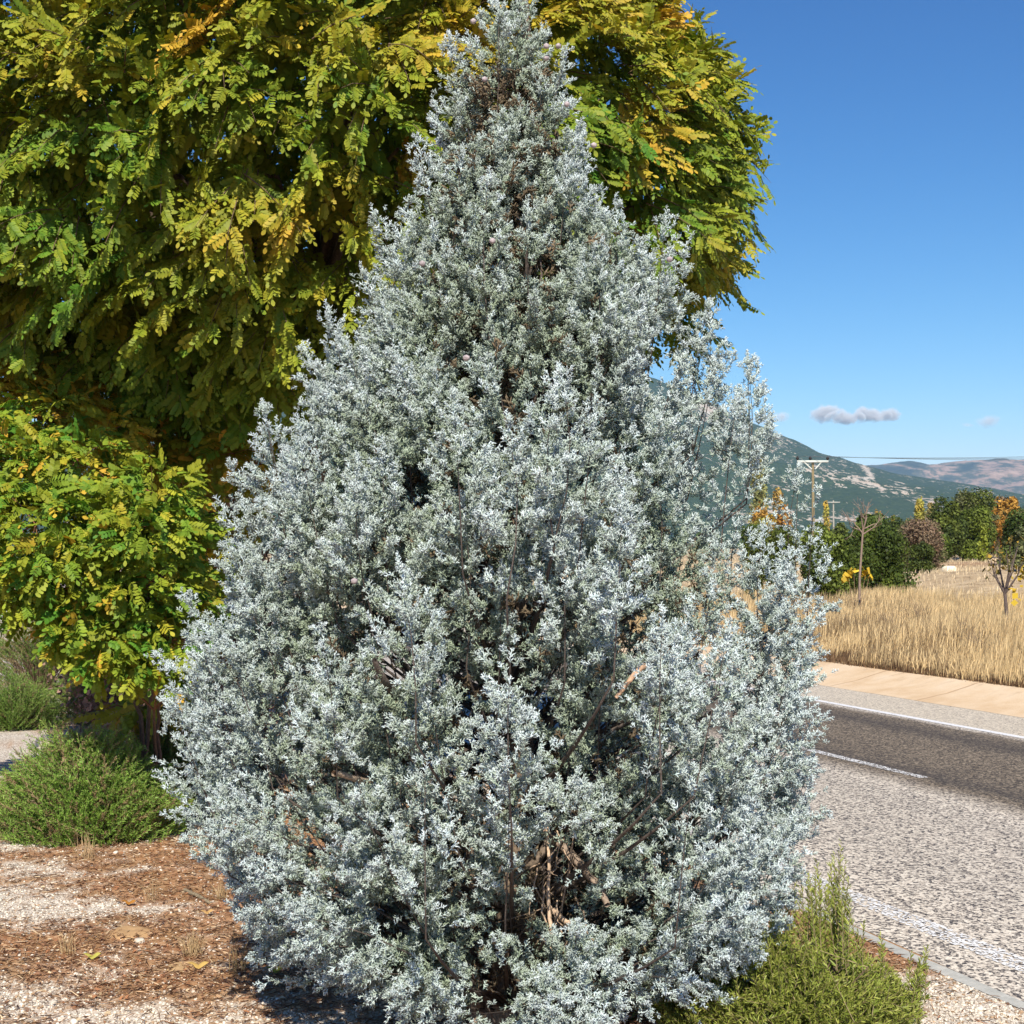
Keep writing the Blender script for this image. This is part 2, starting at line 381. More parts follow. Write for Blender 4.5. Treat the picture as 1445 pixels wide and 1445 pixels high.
# ------------------------------------------------------------------ silver cypress
def cone_set(segs):
    V, Fc = [], []; n = 0
    for k, (p0, p1, r) in enumerate(segs):
        d = norm(p1-p0); a = norm(np.cross(d, np.array([math.sin(k*2.1), math.cos(k*1.3), math.sin(k*3.7+1)]))); b = np.cross(d, a)
        m_ = p0+(p1-p0)*.35
        V += [m_+a*r, m_+(b*.87-a*.5)*r, m_+(-b*.87-a*.5)*r, p1, p0]; Fc += [(n, n+1, n+3), (n+1, n+2, n+3), (n+2, n, n+3), (n, n+2, n+4), (n+2, n+1, n+4)]; n += 5
    return np.array(V), np.array(Fc), np.tile([.6, .6, .6, 1.0, 0.0], len(segs))
def sprig(rng):
    segs = []; P = np.zeros(3); d = np.array([0, 1., 0]); Ls = 1.0
    segs.append((P, np.array([rng.normal(0, .05), 1, rng.normal(0, .05)]), .06))
    for i in range(7):
        t = .12+.11*i; an = i*2.4+rng.normal(0, .4); p = np.array([0, t, 0])
        dd = norm(np.array([math.cos(an)*.8, .75+.3*rng.random(), math.sin(an)*.8])); l = (.52-.34*t)*(.75+.5*rng.random())
        e = p+dd*l; segs.append((p, e, .062))
        for sg in (1,) if i < 5 else ():
            q = p+dd*l*(.4+.2*rng.random()); s2 = norm(dd+np.cross(dd, rng.normal(0, 1, 3))*.75)
            segs.append((q, q+s2*l*(.55+.3*rng.random()), .055))
    return cone_set(segs)
rng = np.random.default_rng(5)
sprigs = [sprig(rng) for _ in range(8)]
YC = 5.9
prof_px = [(-25, 725, 748), (0, 688, 778), (50, 640, 790), (100, 622, 802), (160, 605, 815), (220, 585, 850), (300, 545, 855), (340, 530, 960), (400, 508, 982), (450, 458, 985), (500, 430, 985), (560, 420, 985), (600, 368, 1005), (650, 345, 1025), (700, 325, 1030), (750, 318, 1075), (800, 303, 1158), (850, 280, 1156), (900, 250, 1155), (940, 226, 1152), (1000, 238, 1160), (1050, 255, 1158), (1100, 280, 1142), (1150, 292, 1132), (1200, 308, 1124), (1250, 330, 1120), (1300, 352, 1108), (1345, 410, 1080), (1390, 500, 985), (1430, 590, 880)]
pz = np.array([at(720, p[0], YC)[2] for p in prof_px]); pl = np.array([at(p[1], p[0], YC)[0] for p in prof_px]); pr = np.array([at(p[2], p[0], YC)[0] for p in prof_px])
o_ = np.argsort(pz); pz, pl, pr = pz[o_], pl[o_], pr[o_]
def env(z): return np.interp(z, pz, pl), np.interp(z, pz, pr)
def trunk_c(z):
    xb = at(712, 1440, YC)[0]; xt = at(738, 0, YC)[0]
    t = np.clip(z/4.45, 0, 1); return np.array([xb+(xt-xb)*t+.03*math.sin(z*2.1), YC+.03*math.sin(z*1.7+1), z])
cy = empty('cypress_tree', (trunk_c(0)[0], YC, 0), 'tall silvery blue conical cypress standing on the verge in the middle of the photo', 'tree')
zt = np.linspace(-.05, 4.42, 40)
tb = QB(); tb.tube([trunk_c(z) for z in zt], [.1*(1-z/4.6)**.8+.008+(.04*math.exp(-z*9) if z > 0 else .05) for z in zt], (.20, .15, .11), 12)
# a second stem from the foot, as low conifers have
tb.tube([trunk_c(0)+np.array([-.11-.04*t, -.05-.1*t, t]) for t in np.linspace(-.04, .9, 12)], np.linspace(.035, .015, 12), (.26, .19, .14), 8)
tb.build('trunk', M_bark, cy)
plumes = []      # (tip, dir, length, radius, density)
zmin, zmax = .42, 4.38
cand = []
rng = np.random.default_rng(42)
def valley(P):
    '''1 on the ridges of the crown, 0 in the dark clefts between sprays; clefts run steeply upward'''
    P = np.atleast_2d(P); l_, r_ = env(P[:, 2]); c_ = (l_+r_)/2; h_ = np.maximum((r_-l_)/2, .15)
    ph_ = np.arctan2(P[:, 1]-YC, P[:, 0]-c_); arc = ph_*(.35+.65*h_)
    n_ = fbm(arc*3.6+P[:, 2]*.9+20, P[:, 2]*1.9+arc*.4+9, 77, 3)
    k_ = np.hypot((P[:, 0]-c_)/h_, (P[:, 1]-YC)/h_)
    return sm(n_, .36, .50), k_
def surf(z, ph, k=1.0):
    l, r = env(z); c0 = (l+r)/2; h = (r-l)/2
    return np.array([c0+h*k*math.cos(ph), YC+h*.92*k*math.sin(ph)*(.95), z])
pts = []; PA = np.zeros((500, 3))
tries = 0
while len(pts) < 430 and tries < 60000:
    tries += 1
    z = zmin+(zmax-zmin)*rng.random(); l, r = env(z)
    if rng.random() > (r-l)/2.85+.05: continue
    ph = rng.random()*6.283; P = surf(z, ph, .90+.07*(1-sm(z, .8, 1.4))-.09*sm(z, 2.4, 3.2)*(1-sm(z, 3.9, 4.3)))
    mind = .265 if z < 3.2 else .20
    Pw = P*np.array([1, 1, .7])
    if not pts or (((PA[:len(pts)]-Pw)**2).sum(1) > mind*mind).all(): PA[len(pts)] = Pw; pts.append((P*np.array([1, 1, 1]) if rng.random() > .38 else P+(np.array([0, YC, z])-P)*np.array([.2, .2, 0]), z, ph))
for P, z, ph in pts:
    out_ = np.array([math.cos(ph), math.sin(ph), 0]); t = z/4.4
    a = .85-.68*sm(t, .08, .6); b = .22+1.05*sm(t, .02, .3)
    d = norm(out_*a+np.array([0, 0, b])+rng.normal(0, .1, 3))
    Ln = (.55+.4*rng.random())*(1 if t < .75 else .75); rad = (.145+.06*rng.random())*(1-.25*sm(t, .6, 1))
    dens = 1.0 if math.sin(ph) < .25 else .8
    # tips that ride a little above the envelope give the ragged outline
    plumes.append((P+d*(.02+.05*rng.random()), d, Ln, rad, dens))
for k in range(170):    # inner layer
    z = .5+(3.9-.5)*rng.random(); ph = rng.random()*6.283; l, r = env(z)
    P = surf(z, ph, .52+.15*rng.random()); d = norm(np.array([math.cos(ph)*.5, math.sin(ph)*.5, .7])+rng.normal(0, .15, 3))
    plumes.append((P, d, .55, .17, .6))
tips = [(735, -22, 5.9, .0), (634, 52, 5.85, -.1), (592, 190, 5.8, -.25), (526, 296, 5.8, -.5), (512, 378, 5.6, -.4), (462, 432, 5.7, -.3), (430, 490, 5.8, -.3), (372, 572, 5.7, -.15), (326, 655, 5.8, -.35), (312, 712, 5.75, -.4), (258, 838, 5.8, -.25), (222, 925, 5.8, -.9), (818, 178, 5.8, .3), (800, 70, 5.85, .25), (868, 285, 5.7, .05), (940, 300, 5.7, .1), (975, 335, 5.8, .3), (1000, 430, 5.8, .1), (1012, 500, 5.9, .2), (1055, 503, 5.9, .0), (1040, 560, 5.7, .1), (1072, 640, 5.8, .2), (1127, 662, 5.9, .02), (1150, 690, 5.85, .05), (1080, 735, 5.7, 0), (1155, 850, 5.8, .4), (1165, 1010, 5.8, .8), (790, 522, 4.85, .03), (690, 245, 5.4, 0), (640, 560, 4.9, -.05), (935, 862, 4.75, 0), (722, 905, 4.6, 0), (840, 560, 4.9, .1), (560, 790, 4.7, -.1), (1030, 880, 4.9, .2), (600, 1060, 4.6, 0), (980, 1080, 4.7, .1), (715, 590, 4.8, 0), (505, 650, 5.1, -.1), (880, 700, 4.7, .05), (450, 880, 4.95, -.1)]
for px, py, Y, lean in tips:
    P = at(px, py, Y); d = norm(np.array([lean, -.08, 1.0])); plumes.append((P, d, .62, .13, 1.0))
    if abs(px-700) > 130 and Y > 5.5 and not (px > 1005 and py < 800):      # the spray carries on below its tip, so the outline stays closed
        for q_ in (1, 2):
            P2 = at(px+(-1 if px > 700 else 1)*(14+16*q_)*(1 if py < 600 else .6), py+58*q_, Y-.1*q_); plumes.append((P2, norm(np.array([(-.35 if px < 700 else .35), -.15, 1.0])), .6, .15, 1.0))
    if px in (1055, 1127, 790, 735, 634, 1000, 372): plumes.append((P, d, .6, .10, 1.0))
for px, py, Y, sx_, up in [(232, 990, 5.9, -1, .5), (252, 1060, 5.85, -1, .45), (278, 1115, 5.8, -1, .45), (298, 1180, 5.75, -1, .4), (322, 1240, 5.7, -1, .35), (350, 1295, 5.6, -1, .3), (415, 1340, 5.4, -.8, .2), (490, 1375, 5.2, -.6, .15), (560, 1400, 5.0, -.3, .1), (640, 1425, 4.95, -.2, .1), (300, 1130, 5.3, -.9, .5), (350, 1220, 5.2, -.9, .4), (400, 1290, 5.1, -.8, .35),
        (1150, 1090, 5.8, 1, .5), (1132, 1170, 5.75, 1, .45), (1122, 1240, 5.7, 1, .35), (1108, 1300, 5.6, 1, .3), (1075, 1345, 5.4, .8, .2), (985, 1385, 5.1, .5, .1), (850, 1432, 4.9, .2, .1), (780, 1425, 4.85, .0, .1), (1060, 1290, 5.1, .8, .35), (905, 1370, 4.95, .3, .2)]:
    P = at(px, py, Y); plumes.append((P, norm(np.array([sx_, -.35, up])), .5, .15, 1.0))
pos, dirs, scl, kind, inner = [], [], [], [], []
br = QB(); brc = np.array([.11, .09, .08])
for (T, d, Ln, rad, dens) in plumes:
    vv, kk = valley(T-d*.1); ex_ = any(abs(rad-r_) < 1e-9 for r_ in (.13, .10, .15))
    if not ex_:
        T = T+(np.array([0, YC, T[2]])-T)*np.array([1, 1, 0])*.15*(1-vv[0]); dens = dens*(.55+.45*vv[0])
    B = T-d*Ln; tc = trunk_c(max(.12, B[2]-.25-.35*np.linalg.norm((B-trunk_c(B[2]))[:2])))
    side = norm(np.cross(d, rng.normal(0, 1, 3))); bend = .05*rng.random()
    axis = lambda t: B+d*Ln*t+side*bend*math.sin(t*3.14)
    mid = B+(tc-B)*.35-d*.10
    tt = np.linspace(0, 1, 6)[:, None]; path = (1-tt)**2*tc+2*tt*(1-tt)*mid+tt**2*B
    path = np.concatenate([path, [axis(t) for t in (.3, .6, .9)]])
    br.tube(path, np.interp(np.linspace(0, 1, 9), [0, .6, 1], [.010+.006*rng.random(), .0035, .001]), brc*(.6+.6*rng.random()), 5)
    a1 = norm(np.cross(d, np.array([.2, .9, .3]))); a2 = np.cross(d, a1)
    nsub = int(24*dens*(rad/.16)*(Ln/.6))
    for j in range(nsub):
        t = (j+rng.random())/nsub; t = t**.9; an = j*2.4+rng.random()
        rr = rad*(math.sin(min(1, t/.35+.25)*1.57)*(1-.9*t**.9*sm(t, .1, .9)))*(.75+.5*rng.random())
        rdir = a1*math.cos(an)+a2*math.sin(an)
        sd = norm(rdir*.85+d*(.55+.5*t)+np.array([0, 0, .12])); p0 = axis(t*.97); l = rr*1.45
        ns = max(5, int(20*rr/.11))
        u = .38+.62*(np.arange(ns)+rng.random(ns))/ns
        pp = p0+sd*l*u[:, None]+rng.normal(0, .012, (ns, 3))
        dr = norm(sd*.55+d*.30+rdir*.25+rng.normal(0, .36, (ns, 3)))
        pos.append(pp); dirs.append(dr); scl.append((.033+.017*rng.random(ns))*(1.05-.2*t)); inner.append(1-u+.25*(1-t)); kind.append(np.zeros(ns))
    ns = 7; u = np.linspace(.82, 1.0, ns); pp = np.array([axis(t) for t in u]); pos.append(pp); dirs.append(norm(d+rng.normal(0, .18, (ns, 3))))
    scl.append(np.linspace(.05, .034, ns)); inner.append(np.zeros(ns)); kind.append(np.zeros(ns))
# dry inner growth around the stem
nin = 2600
z = .35+3.7*rng.random(nin); ph = rng.random(nin)*6.283; k = .15+.5*rng.random(nin)
l, r = env(z); hc = (r-l)/2
pos.append(np.stack([(l+r)/2+hc*k*np.cos(ph), YC+hc*k*np.sin(ph), z], -1)); dirs.append(norm(rng.normal(0, 1, (nin, 3)))); scl.append(.05+.05*rng.random(nin)); inner.append(np.ones(nin)*2); kind.append(np.ones(nin))
pos = np.concatenate(pos); dirs = np.concatenate(dirs); scl = np.concatenate(scl); kind = np.concatenate(kind); inner = np.concatenate(inner)
gaps = [(785, 1240, 48, 72), (555, 950, 26, 24), (748, 862, 30, 18), (888, 900, 24, 34), (725, 300, 13, 36), (765, 385, 30, 18), (485, 1100, 40, 22), (590, 690, 25, 35), (870, 1050, 35, 35), (560, 1300, 30, 35), (930, 520, 24, 50), (700, 1400, 35, 40)]
gx, gy = project(pos); keep = np.ones(len(pos), bool)
for (cx, cyy, rx, ry) in gaps:
    ins = (((gx-cx)/rx)**2+((gy-cyy)/ry)**2 < 1) & (pos[:, 1] < YC+.1) & (kind < .5)
    keep &= ~(ins & (rng.random(len(pos)) < .95))
vv, kk = valley(pos)
keep &= ~((kk > .80) & (rng.random(len(pos)) < .72*(1-vv)) & (pos[:, 2] < 4.1))
keep &= pos[:, 2] > .22
pos, dirs, scl, kind, inner = pos[keep], dirs[keep], scl[keep], kind[keep], inner[keep]
n = len(pos); print('cypress sprigs', n)
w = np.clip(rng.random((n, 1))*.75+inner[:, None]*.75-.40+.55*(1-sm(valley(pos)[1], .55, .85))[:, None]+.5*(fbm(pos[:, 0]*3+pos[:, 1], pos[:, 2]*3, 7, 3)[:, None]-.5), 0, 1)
tipc = np.array([.82, .90, .93])*(1-w)+np.array([.43, .51, .38])*w; col = np.array([.16, .28, .285])*(1-w)+np.array([.12, .18, .12])*w  # older inner growth is greener; gap shade also put into inner, base colour
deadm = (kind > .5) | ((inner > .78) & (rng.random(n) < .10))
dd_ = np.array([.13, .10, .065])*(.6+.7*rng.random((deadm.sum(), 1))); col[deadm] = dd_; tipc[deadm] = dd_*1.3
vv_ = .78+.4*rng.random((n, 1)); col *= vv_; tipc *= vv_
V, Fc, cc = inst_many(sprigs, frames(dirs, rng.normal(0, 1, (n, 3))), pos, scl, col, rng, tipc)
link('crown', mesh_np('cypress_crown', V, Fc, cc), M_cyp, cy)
# low opening: bare hanging twigs and limbs
pale = (.52, .38, .27)
def px_tube(q, pts, r0, r1, col, k=6):
    P = np.array([at(*p) for p in pts]); t = np.linspace(0, 1, len(P)); tt = np.linspace(0, 1, max(8, 3*len(P)))
    P = np.stack([np.interp(tt, t, P[:, i]) for i in range(3)], -1); P += np.cumsum(np.random.default_rng(int(pts[0][0])).normal(0, .0022, P.shape), 0)
    q.tube(P, np.linspace(r0, r1, len(P)), col, k)
px_tube(br, [(772, 1165, 5.5), (776, 1230, 5.4), (774, 1290, 5.35), (778, 1335, 5.3)], .006, .009, pale)
px_tube(br, [(778, 1180, 5.7), (815, 1215, 5.5), (845, 1245, 5.4), (862, 1275, 5.3)], .022, .012, (.30, .23, .18))
px_tube(br, [(730, 1235, 5.7), (758, 1218, 5.6), (775, 1180, 5.6)], .02, .016, (.22, .17, .13))
px_tube(br, [(780, 1285, 5.4), (800, 1302, 5.3), (818, 1305, 5.3)], .012, .008, pale)
px_tube(br, [(768, 1250, 5.4), (766, 1290, 5.35), (776, 1320, 5.35)], .004, .003, pale)
px_tube(br, [(528, 930, 5.1), (545, 960, 5.2), (560, 980, 5.4)], .010, .018, (.2, .16, .14))
px_tube(br, [(470, 1092, 5.0), (495, 1100, 5.1), (520, 1103, 5.3)], .011, .014, (.42, .32, .24))
px_tube(br, [(870, 985, 5.0), (890, 962, 5.0), (912, 940, 5.1)], .007, .012, (.5, .33, .22))
for k in range(26):
    x0 = 745+80*rng.random(); y0 = 1170+150*rng.random(); Y = 5.3+.5*rng.random()
    px_tube(br, [(x0, y0, Y), (x0+rng.normal(0, 18), y0+20+20*rng.random(), Y-.05), (x0+rng.normal(0, 28), y0+50+30*rng.random(), Y-.08)], .0035, .0012, np.array(pale)*(.45+.6*rng.random()), 4)
br.build('branches', M_bark, cy)
cv, cf = ico()
for i, (px, py, Y) in enumerate([(668, 30, 5.75), (771, 82, 5.75), (788, 65, 5.8), (684, 112, 5.7), (800, 147, 5.7), (771, 65, 5.72), (658, 505, 4.9), (945, 366, 5.35), (695, 340, 5.3), (596, 372, 5.4), (838, 205, 5.6), (500, 820, 4.95)]):
    P = at(px, py, Y); o = link('cone', mesh_np('cone', cv*.014*np.array([1, 1, .9])+P, cf, np.full((12, 3), 1)*np.array([.42, .36, .37]), True), M_bark, cy)
    o['label'] = 'small round pinkish seed cone'

# ------------------------------------------------------------------ robinia foliage
def compound(rng, pairs=6, wide=.17):
    V, Fc, W = [], [], []; n = 0
    def leaflet(p, d, nrm, l, w):
        nonlocal n
        s = np.cross(d, nrm); cup = nrm*(-.10*w)
        base = p; tip = p+d*l-nrm*l*.08
        R_ = [p+d*l*.2+s*w*.62+cup, p+d*l*.55+s*w+cup, p+d*l*.88+s*w*.6+cup]; Lf = [p+d*l*.2-s*w*.62+cup, p+d*l*.55-s*w+cup, p+d*l*.88-s*w*.6+cup]
        V.extend([base, tip]+R_+Lf); Fc.extend([(n, n+2, n+3, n+4, n+1), (n, n+1, n+7, n+6, n+5)])
        W.extend([.15, 1, .4, .6, .8, .4, .6, .8]); n += 8
    def rach(t): return np.array([rng_b*t*t, t, -rng_d*t*t])
    rng_b = rng.normal(0, .12); rng_d = .15+.25*rng.random()
    for i in range(pairs):
        t = .22+.7*i/pairs; p = rach(t); ll = .30*(1-.25*abs(i/pairs-.45))*(.9+.2*rng.random())
        for sg in (-1, 1):
            d = norm(np.array([sg*1.0, .35+.25*rng.random(), -.2-.35*rng.random()])); nr = norm(np.array([sg*.15+rng.normal(0, .2), rng.normal(0, .2), 1])); nr = norm(nr-d*(nr@d))
            leaflet(p, d, nr, ll, ll*.27*(.9+.25*rng.random()))
    d = norm(np.array([0, 1, -.5])); nr = norm(np.array([0, .5, 1])); leaflet(rach(.97), d, nr, .28, .085)
    # rachis as a slim strip
    pr_ = [rach(t) for t in (0, .33, .66, 1)]
    for i in range(3):
        a, b = pr_[i], pr_[i+1]; V.extend([a+[.008, 0, 0], a-[.008, 0, 0], (a+b)/2-[.008, 0, 0], b-[.006, 0, 0], b+[.006, 0, 0]]); W.extend([.3]*5); Fc.append((n, n+1, n+2, n+3, n+4)); n += 5
    return np.array(V), np.array(Fc), np.array(W)
rng = np.random.default_rng(3)
leaves = [compound(rng, 5+k % 3) for k in range(8)]
def autumn(n, t, rng):
    """leaf colour from green (0) to gold (1)"""
    t = np.clip(t, 0, 1)[:, None]
    g = np.array([.080, .205, .022]); ol = np.array([.31, .325, .028]); go = np.array([.60, .36, .045])
    c = np.where(t < .5, g+(ol-g)*t*2, ol+(go-ol)*(t-.5)*2)
    return c*(.75+.5*rng.random((n, 1)))
# the mop-headed crown
RC = at(448, 245, 11.8); RR = np.array([3.50, 3.2, 2.12])
rob = empty('robinia_tree', (RC[0], RC[1], 0), 'large mop headed tree with yellowing green leaves spreading behind the silver cypress', 'tree')
boughs = []; tries = 0; BA = np.zeros((1000, 3))
rng = np.random.default_rng(8)
while len(boughs) < 930 and tries < 40000:
    tries += 1
    d = norm(rng.normal(0, 1, 3))
    if d[2] < -.96: continue
    if d[1] > .25 and rng.random() < .45: continue
    if not boughs or (((BA[:len(boughs)]-d)**2).sum(1) > .0086).all(): BA[len(boughs)] = d; boughs.append(d)
lp, la, ln, lt_, ls, lc_t = [], [], [], [], [], []
rb = QB()
for d in boughs:
    lift = .90+.12*rng.random()+.07*rng.random()**3
    Pc = RC+d*RR*lift; nrm = norm(d/RR)
    outh = norm(np.array([d[0], d[1], 0.001])); 
    down = .02+.60*sm(np.array([.45-d[2]]), 0, 1.2)[0]
    shoot = norm(outh*.75+nrm*.45+np.array([0, 0, -.9*down])+rng.normal(0, .28, 3))
    lat = norm(np.cross(shoot, nrm))
    q = rng.random()
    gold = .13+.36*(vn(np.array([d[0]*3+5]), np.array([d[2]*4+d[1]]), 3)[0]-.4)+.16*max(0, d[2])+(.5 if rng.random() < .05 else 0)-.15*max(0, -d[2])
    for sN in range(4):          # a fan of shoots per bough
        sd = norm(shoot+lat*(sN-1.5)*.5+rng.normal(0, .15, 3)); st = Pc-sd*.2+lat*(sN-1.5)*.09+nrm*rng.normal(0, .05)
        nl = 13 if d[1] < .25 else 4; Ls_ = .34+.20*rng.random()
        t = (np.arange(nl)+rng.random(nl)*.5)/nl
        sag = -.22*t**2
        pp = st+sd*Ls_*t[:, None]+np.array([0, 0, 1])*sag[:, None]*.7-nrm*(t**2*.05)[:, None]
        sgn = np.where(np.arange(nl) % 2, 1, -1)[:, None]
        ax = norm(sd*.8+lat*sgn*.75+nrm*.25+np.array([0, 0, -.5])*down+rng.normal(0, .2, (nl, 3)))
        nn = norm(nrm*.45+np.array([0, -.45, .65])+rng.normal(0, .30, (nl, 3)))
        lp.append(pp); la.append(ax); ln.append(nn); ls.append(.125+.055*rng.random(nl)); lc_t.append(np.full(nl, gold)+.10*rng.normal(0, 1, nl)+.10*t)
        if d[1] < .3: rb.tube(np.array([st+sd*Ls_*a_+np.array([0, 0, -.15*a_*a_]) for a_ in (0, .35, .7, 1)]), [.005, .004, .003, .001], (.16, .11, .07), 4)
# leaves hanging inside, in the shade of the shell
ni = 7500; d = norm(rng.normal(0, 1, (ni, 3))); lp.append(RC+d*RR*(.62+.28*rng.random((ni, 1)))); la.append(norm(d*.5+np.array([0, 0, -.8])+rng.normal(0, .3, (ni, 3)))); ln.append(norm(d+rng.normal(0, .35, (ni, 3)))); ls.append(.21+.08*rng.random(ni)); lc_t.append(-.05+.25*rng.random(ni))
lp = np.concatenate(lp); la = np.concatenate(la); ln = np.concatenate(ln); ls = np.concatenate(ls); lt = np.concatenate(lc_t)
for (px, py, rx, ry, amt) in [(395, 300, 95, 40, .30), (200, 430, 60, 30, .34), (240, 270, 90, 45, .1), (1040, 370, 50, 70, .26), (480, 255, 30, 30, .3), (950, 430, 40, 40, .25), (620, 60, 120, 60, .22), (700, 30, 100, 60, .25), (420, 35, 160, 35, .2), (300, 185, 60, 20, .2)]:
    gx, gy = project(lp); lt += amt*np.exp(-(((gx-px)/rx)**2+((gy-py)/ry)**2))*(lp[:, 1] < RC[1])
n = len(lp); print('robinia leaves', n)
c = autumn(n, lt, rng); tipc = autumn(n, lt+.22, rng)
V, Fc, cc = inst_many(leaves, frames(la, ln), lp, ls, c, rng, tipc)
link('crown', mesh_np('robinia_crown', V, Fc, cc), M_rob, rob)
rt = QB(); bk = (.17, .125, .09)
rt.tube([(RC[0]+.05*math.sin(z*2), RC[1], z) for z in np.linspace(-.05, RC[2]-.9, 14)], np.linspace(.17, .12, 14), bk, 12)
rt.build('trunk', M_bark, rob)
top = np.array([RC[0], RC[1], RC[2]-1.2])
for k in range(34):
    dd = norm(rng.normal(0, 1, 3)*np.array([1, 1, .5])+np.array([0, 0, .35])); e = RC+dd*RR*.86
    mid = (top+e)/2+np.array([0, 0, .35]); tt = np.linspace(0, 1, 9)[:, None]
    rb.tube((1-tt)**2*top+2*tt*(1-tt)*mid+tt**2*e, np.linspace(.055, .012, 9), bk, 6)
rb.build('branches', M_bark, rob)

def leafy(name, label, cat, base, clusters, nleaf, size, gold, rng, stems, group=None, spread=.8, dark=1.0):
    root = empty(name, base, label, cat, group)
    P, A, Nn, T = [], [], [], []; q = QB()
    for (cpos, rad) in clusters:
        k = max(8, int(nleaf*(rad[0]*rad[2]+.02)))
        d = norm(rng.normal(0, 1, (k, 3))); rr = (.45+.55*rng.random((k, 1))**.5)
        p = cpos+d*rad*rr; P.append(p)
        A.append(norm(d*spread*np.array([1, 1, .5])+np.array([0, 0, -.25])+rng.normal(0, .35, (k, 3)))); Nn.append(norm(np.array([.1, -.45, .8])+rng.normal(0, .4, (k, 3))))
        T.append(gold+.16*rng.normal(0, 1, k)+(rng.random(k) < .07)*.6)
    P = np.concatenate(P); n = len(P); T = np.concatenate(T)
    ok = P[:, 2] > .05; 
    c = autumn(n, T, rng)*dark; V, Fc, cc = inst_many(leaves, frames(np.concatenate(A), np.concatenate(Nn)), P, size*(.75+.5*rng.random(n)), c, rng, autumn(n, T+.1, rng)*dark)
    link('foliage', mesh_np(name, V, Fc, cc), M_rob, root)
    mains = []
    for k in range(4):
        b = np.array(base)+np.array([rng.normal(0, stems), rng.normal(0, stems*.5), -.03]); c_ = clusters[(k*5) % len(clusters)][0]
        e = b*.45+c_*.55+np.array([0, 0, .25]); t_ = np.linspace(0, 1, 12)[:, None]; mid = b+np.array([0, 0, (e-b)[2]*.7])
        pth = (1-t_)**2*b+2*t_*(1-t_)*mid+t_**2*e+np.cumsum(rng.normal(0, .012, (12, 3)), 0); mains.append(pth); q.tube(pth, np.linspace(.022, .010, 12), (.15, .10, .075), 6)
    allm = np.concatenate([m_[5:] for m_ in mains])
    for (cpos, rad) in clusters:
        b = allm[np.argmin(((allm-cpos)**2).sum(1))]; mid = (b+cpos)/2+rng.normal(0, .08, 3); tt = np.linspace(0, 1, 10)[:, None]
        q.tube((1-tt)**2*b+2*tt*(1-tt)*mid+tt**2*cpos, np.linspace(.009, .003, 10), (.20, .10, .06), 5)
        for j in range(5):
            e = cpos+norm(rng.normal(0, 1, 3))*rad*.85; q.tube([cpos, (cpos+e)/2+[0, 0, .03], e], [.004, .003, .0015], (.26, .12, .07), 4)
    q.build('stems', M_bark, root)
    return root
rng = np.random.default_rng(19)
cl = []
for (px, py, Y, rx, rz) in [(20, 650, 8.3, .34, .26), (110, 655, 8.4, .34, .22), (215, 695, 8.1, .26, .18), (50, 740, 7.9, .36, .28), (150, 745, 8.0, .34, .24), (245, 750, 8.2, .18, .18), (20, 810, 8.0, .26, .16), (110, 830, 8.0, .32, .20), (205, 820, 8.0, .26, .22), (165, 905, 8.0, .20, .17), (240, 905, 8.1, .20, .20), (120, 875, 8.0, .2, .15), (30, 850, 8.0, .16, .1), (262, 845, 8.3, .14, .16), (140, 930, 8.0, .06, .10), (205, 935, 8.0, .12, .10), (255, 950, 8.2, .06, .09), (60, 590, 8.8, .26, .18), (-60, 700, 8.2, .3, .4), (-80, 820, 8.3, .25, .25), (290, 790, 8.6, .14, .22), (95, 900, 8.1, .06, .08), (200, 745, 7.8, .2, .15), (80, 790, 7.8, .25, .15), (175, 860, 8.1, .25, .12)]:
    cl.append((at(px, py, Y+1.6), np.array([rx*1.2, .36, rz*1.2])))
leafy('robinia_shrub', 'bright green leafy sucker growth with oval leaflets left of the cypress', 'shrub', (at(225, 1000, 10.6)[0], 10.6, 0), cl, 1900, .150, .20, rng, .10, None, .8, 1.1)
rng = np.random.default_rng(23); cl = []
for (px, py, Y, rx, rz) in [(15, 505, 10.8, .35, .22), (80, 580, 10.6, .35, .24), (-60, 560, 10.8, .4, .5), (150, 610, 10.6, .3, .16), (-100, 700, 11, .4, .5), (20, 590, 10.7, .35, .25), (40, 545, 10.7, .3, .2), (110, 545, 10.9, .2, .15)]:
    cl.append((at(px, py, Y), np.array([rx, .4, rz])))
leafy('robinia_tree', 'small tree with yellow sunlit leaves showing under the mop headed crown at the left edge', 'tree', (at(-60, 900, 11.2)[0], 11.2, 0), cl, 1700, .13, .60, rng, .1, None, .8, 1.15)
# the shaded, browner shoots between the sucker growth and the cypress
rng = np.random.default_rng(29); cl = []
for (px, py, Y, rx, rz) in [(300, 700, 9.9, .25, .3), (305, 800, 10, .2, .35), (270, 880, 10, .2, .2), (230, 990, 9.6, .2, .08), (180, 1000, 9.6, .16, .05), (330, 640, 9.9, .3, .2), (205, 635, 10.2, .3, .14), (130, 615, 10.3, .3, .14), (265, 640, 10.1, .3, .16), (210, 600, 10.6, .4, .2), (300, 600, 10.6, .4, .2)]:
    cl.append((at(px, py, Y+1.3), np.array([rx*1.15, .35, rz*1.15])))
leafy('robinia_shrub', 'shaded yellowish shoots hanging low between the sucker growth and the cypress', 'shrub', (at(300, 1000, 11.4)[0], 11.4, 0), cl, 750, .21, .50, rng, .1)

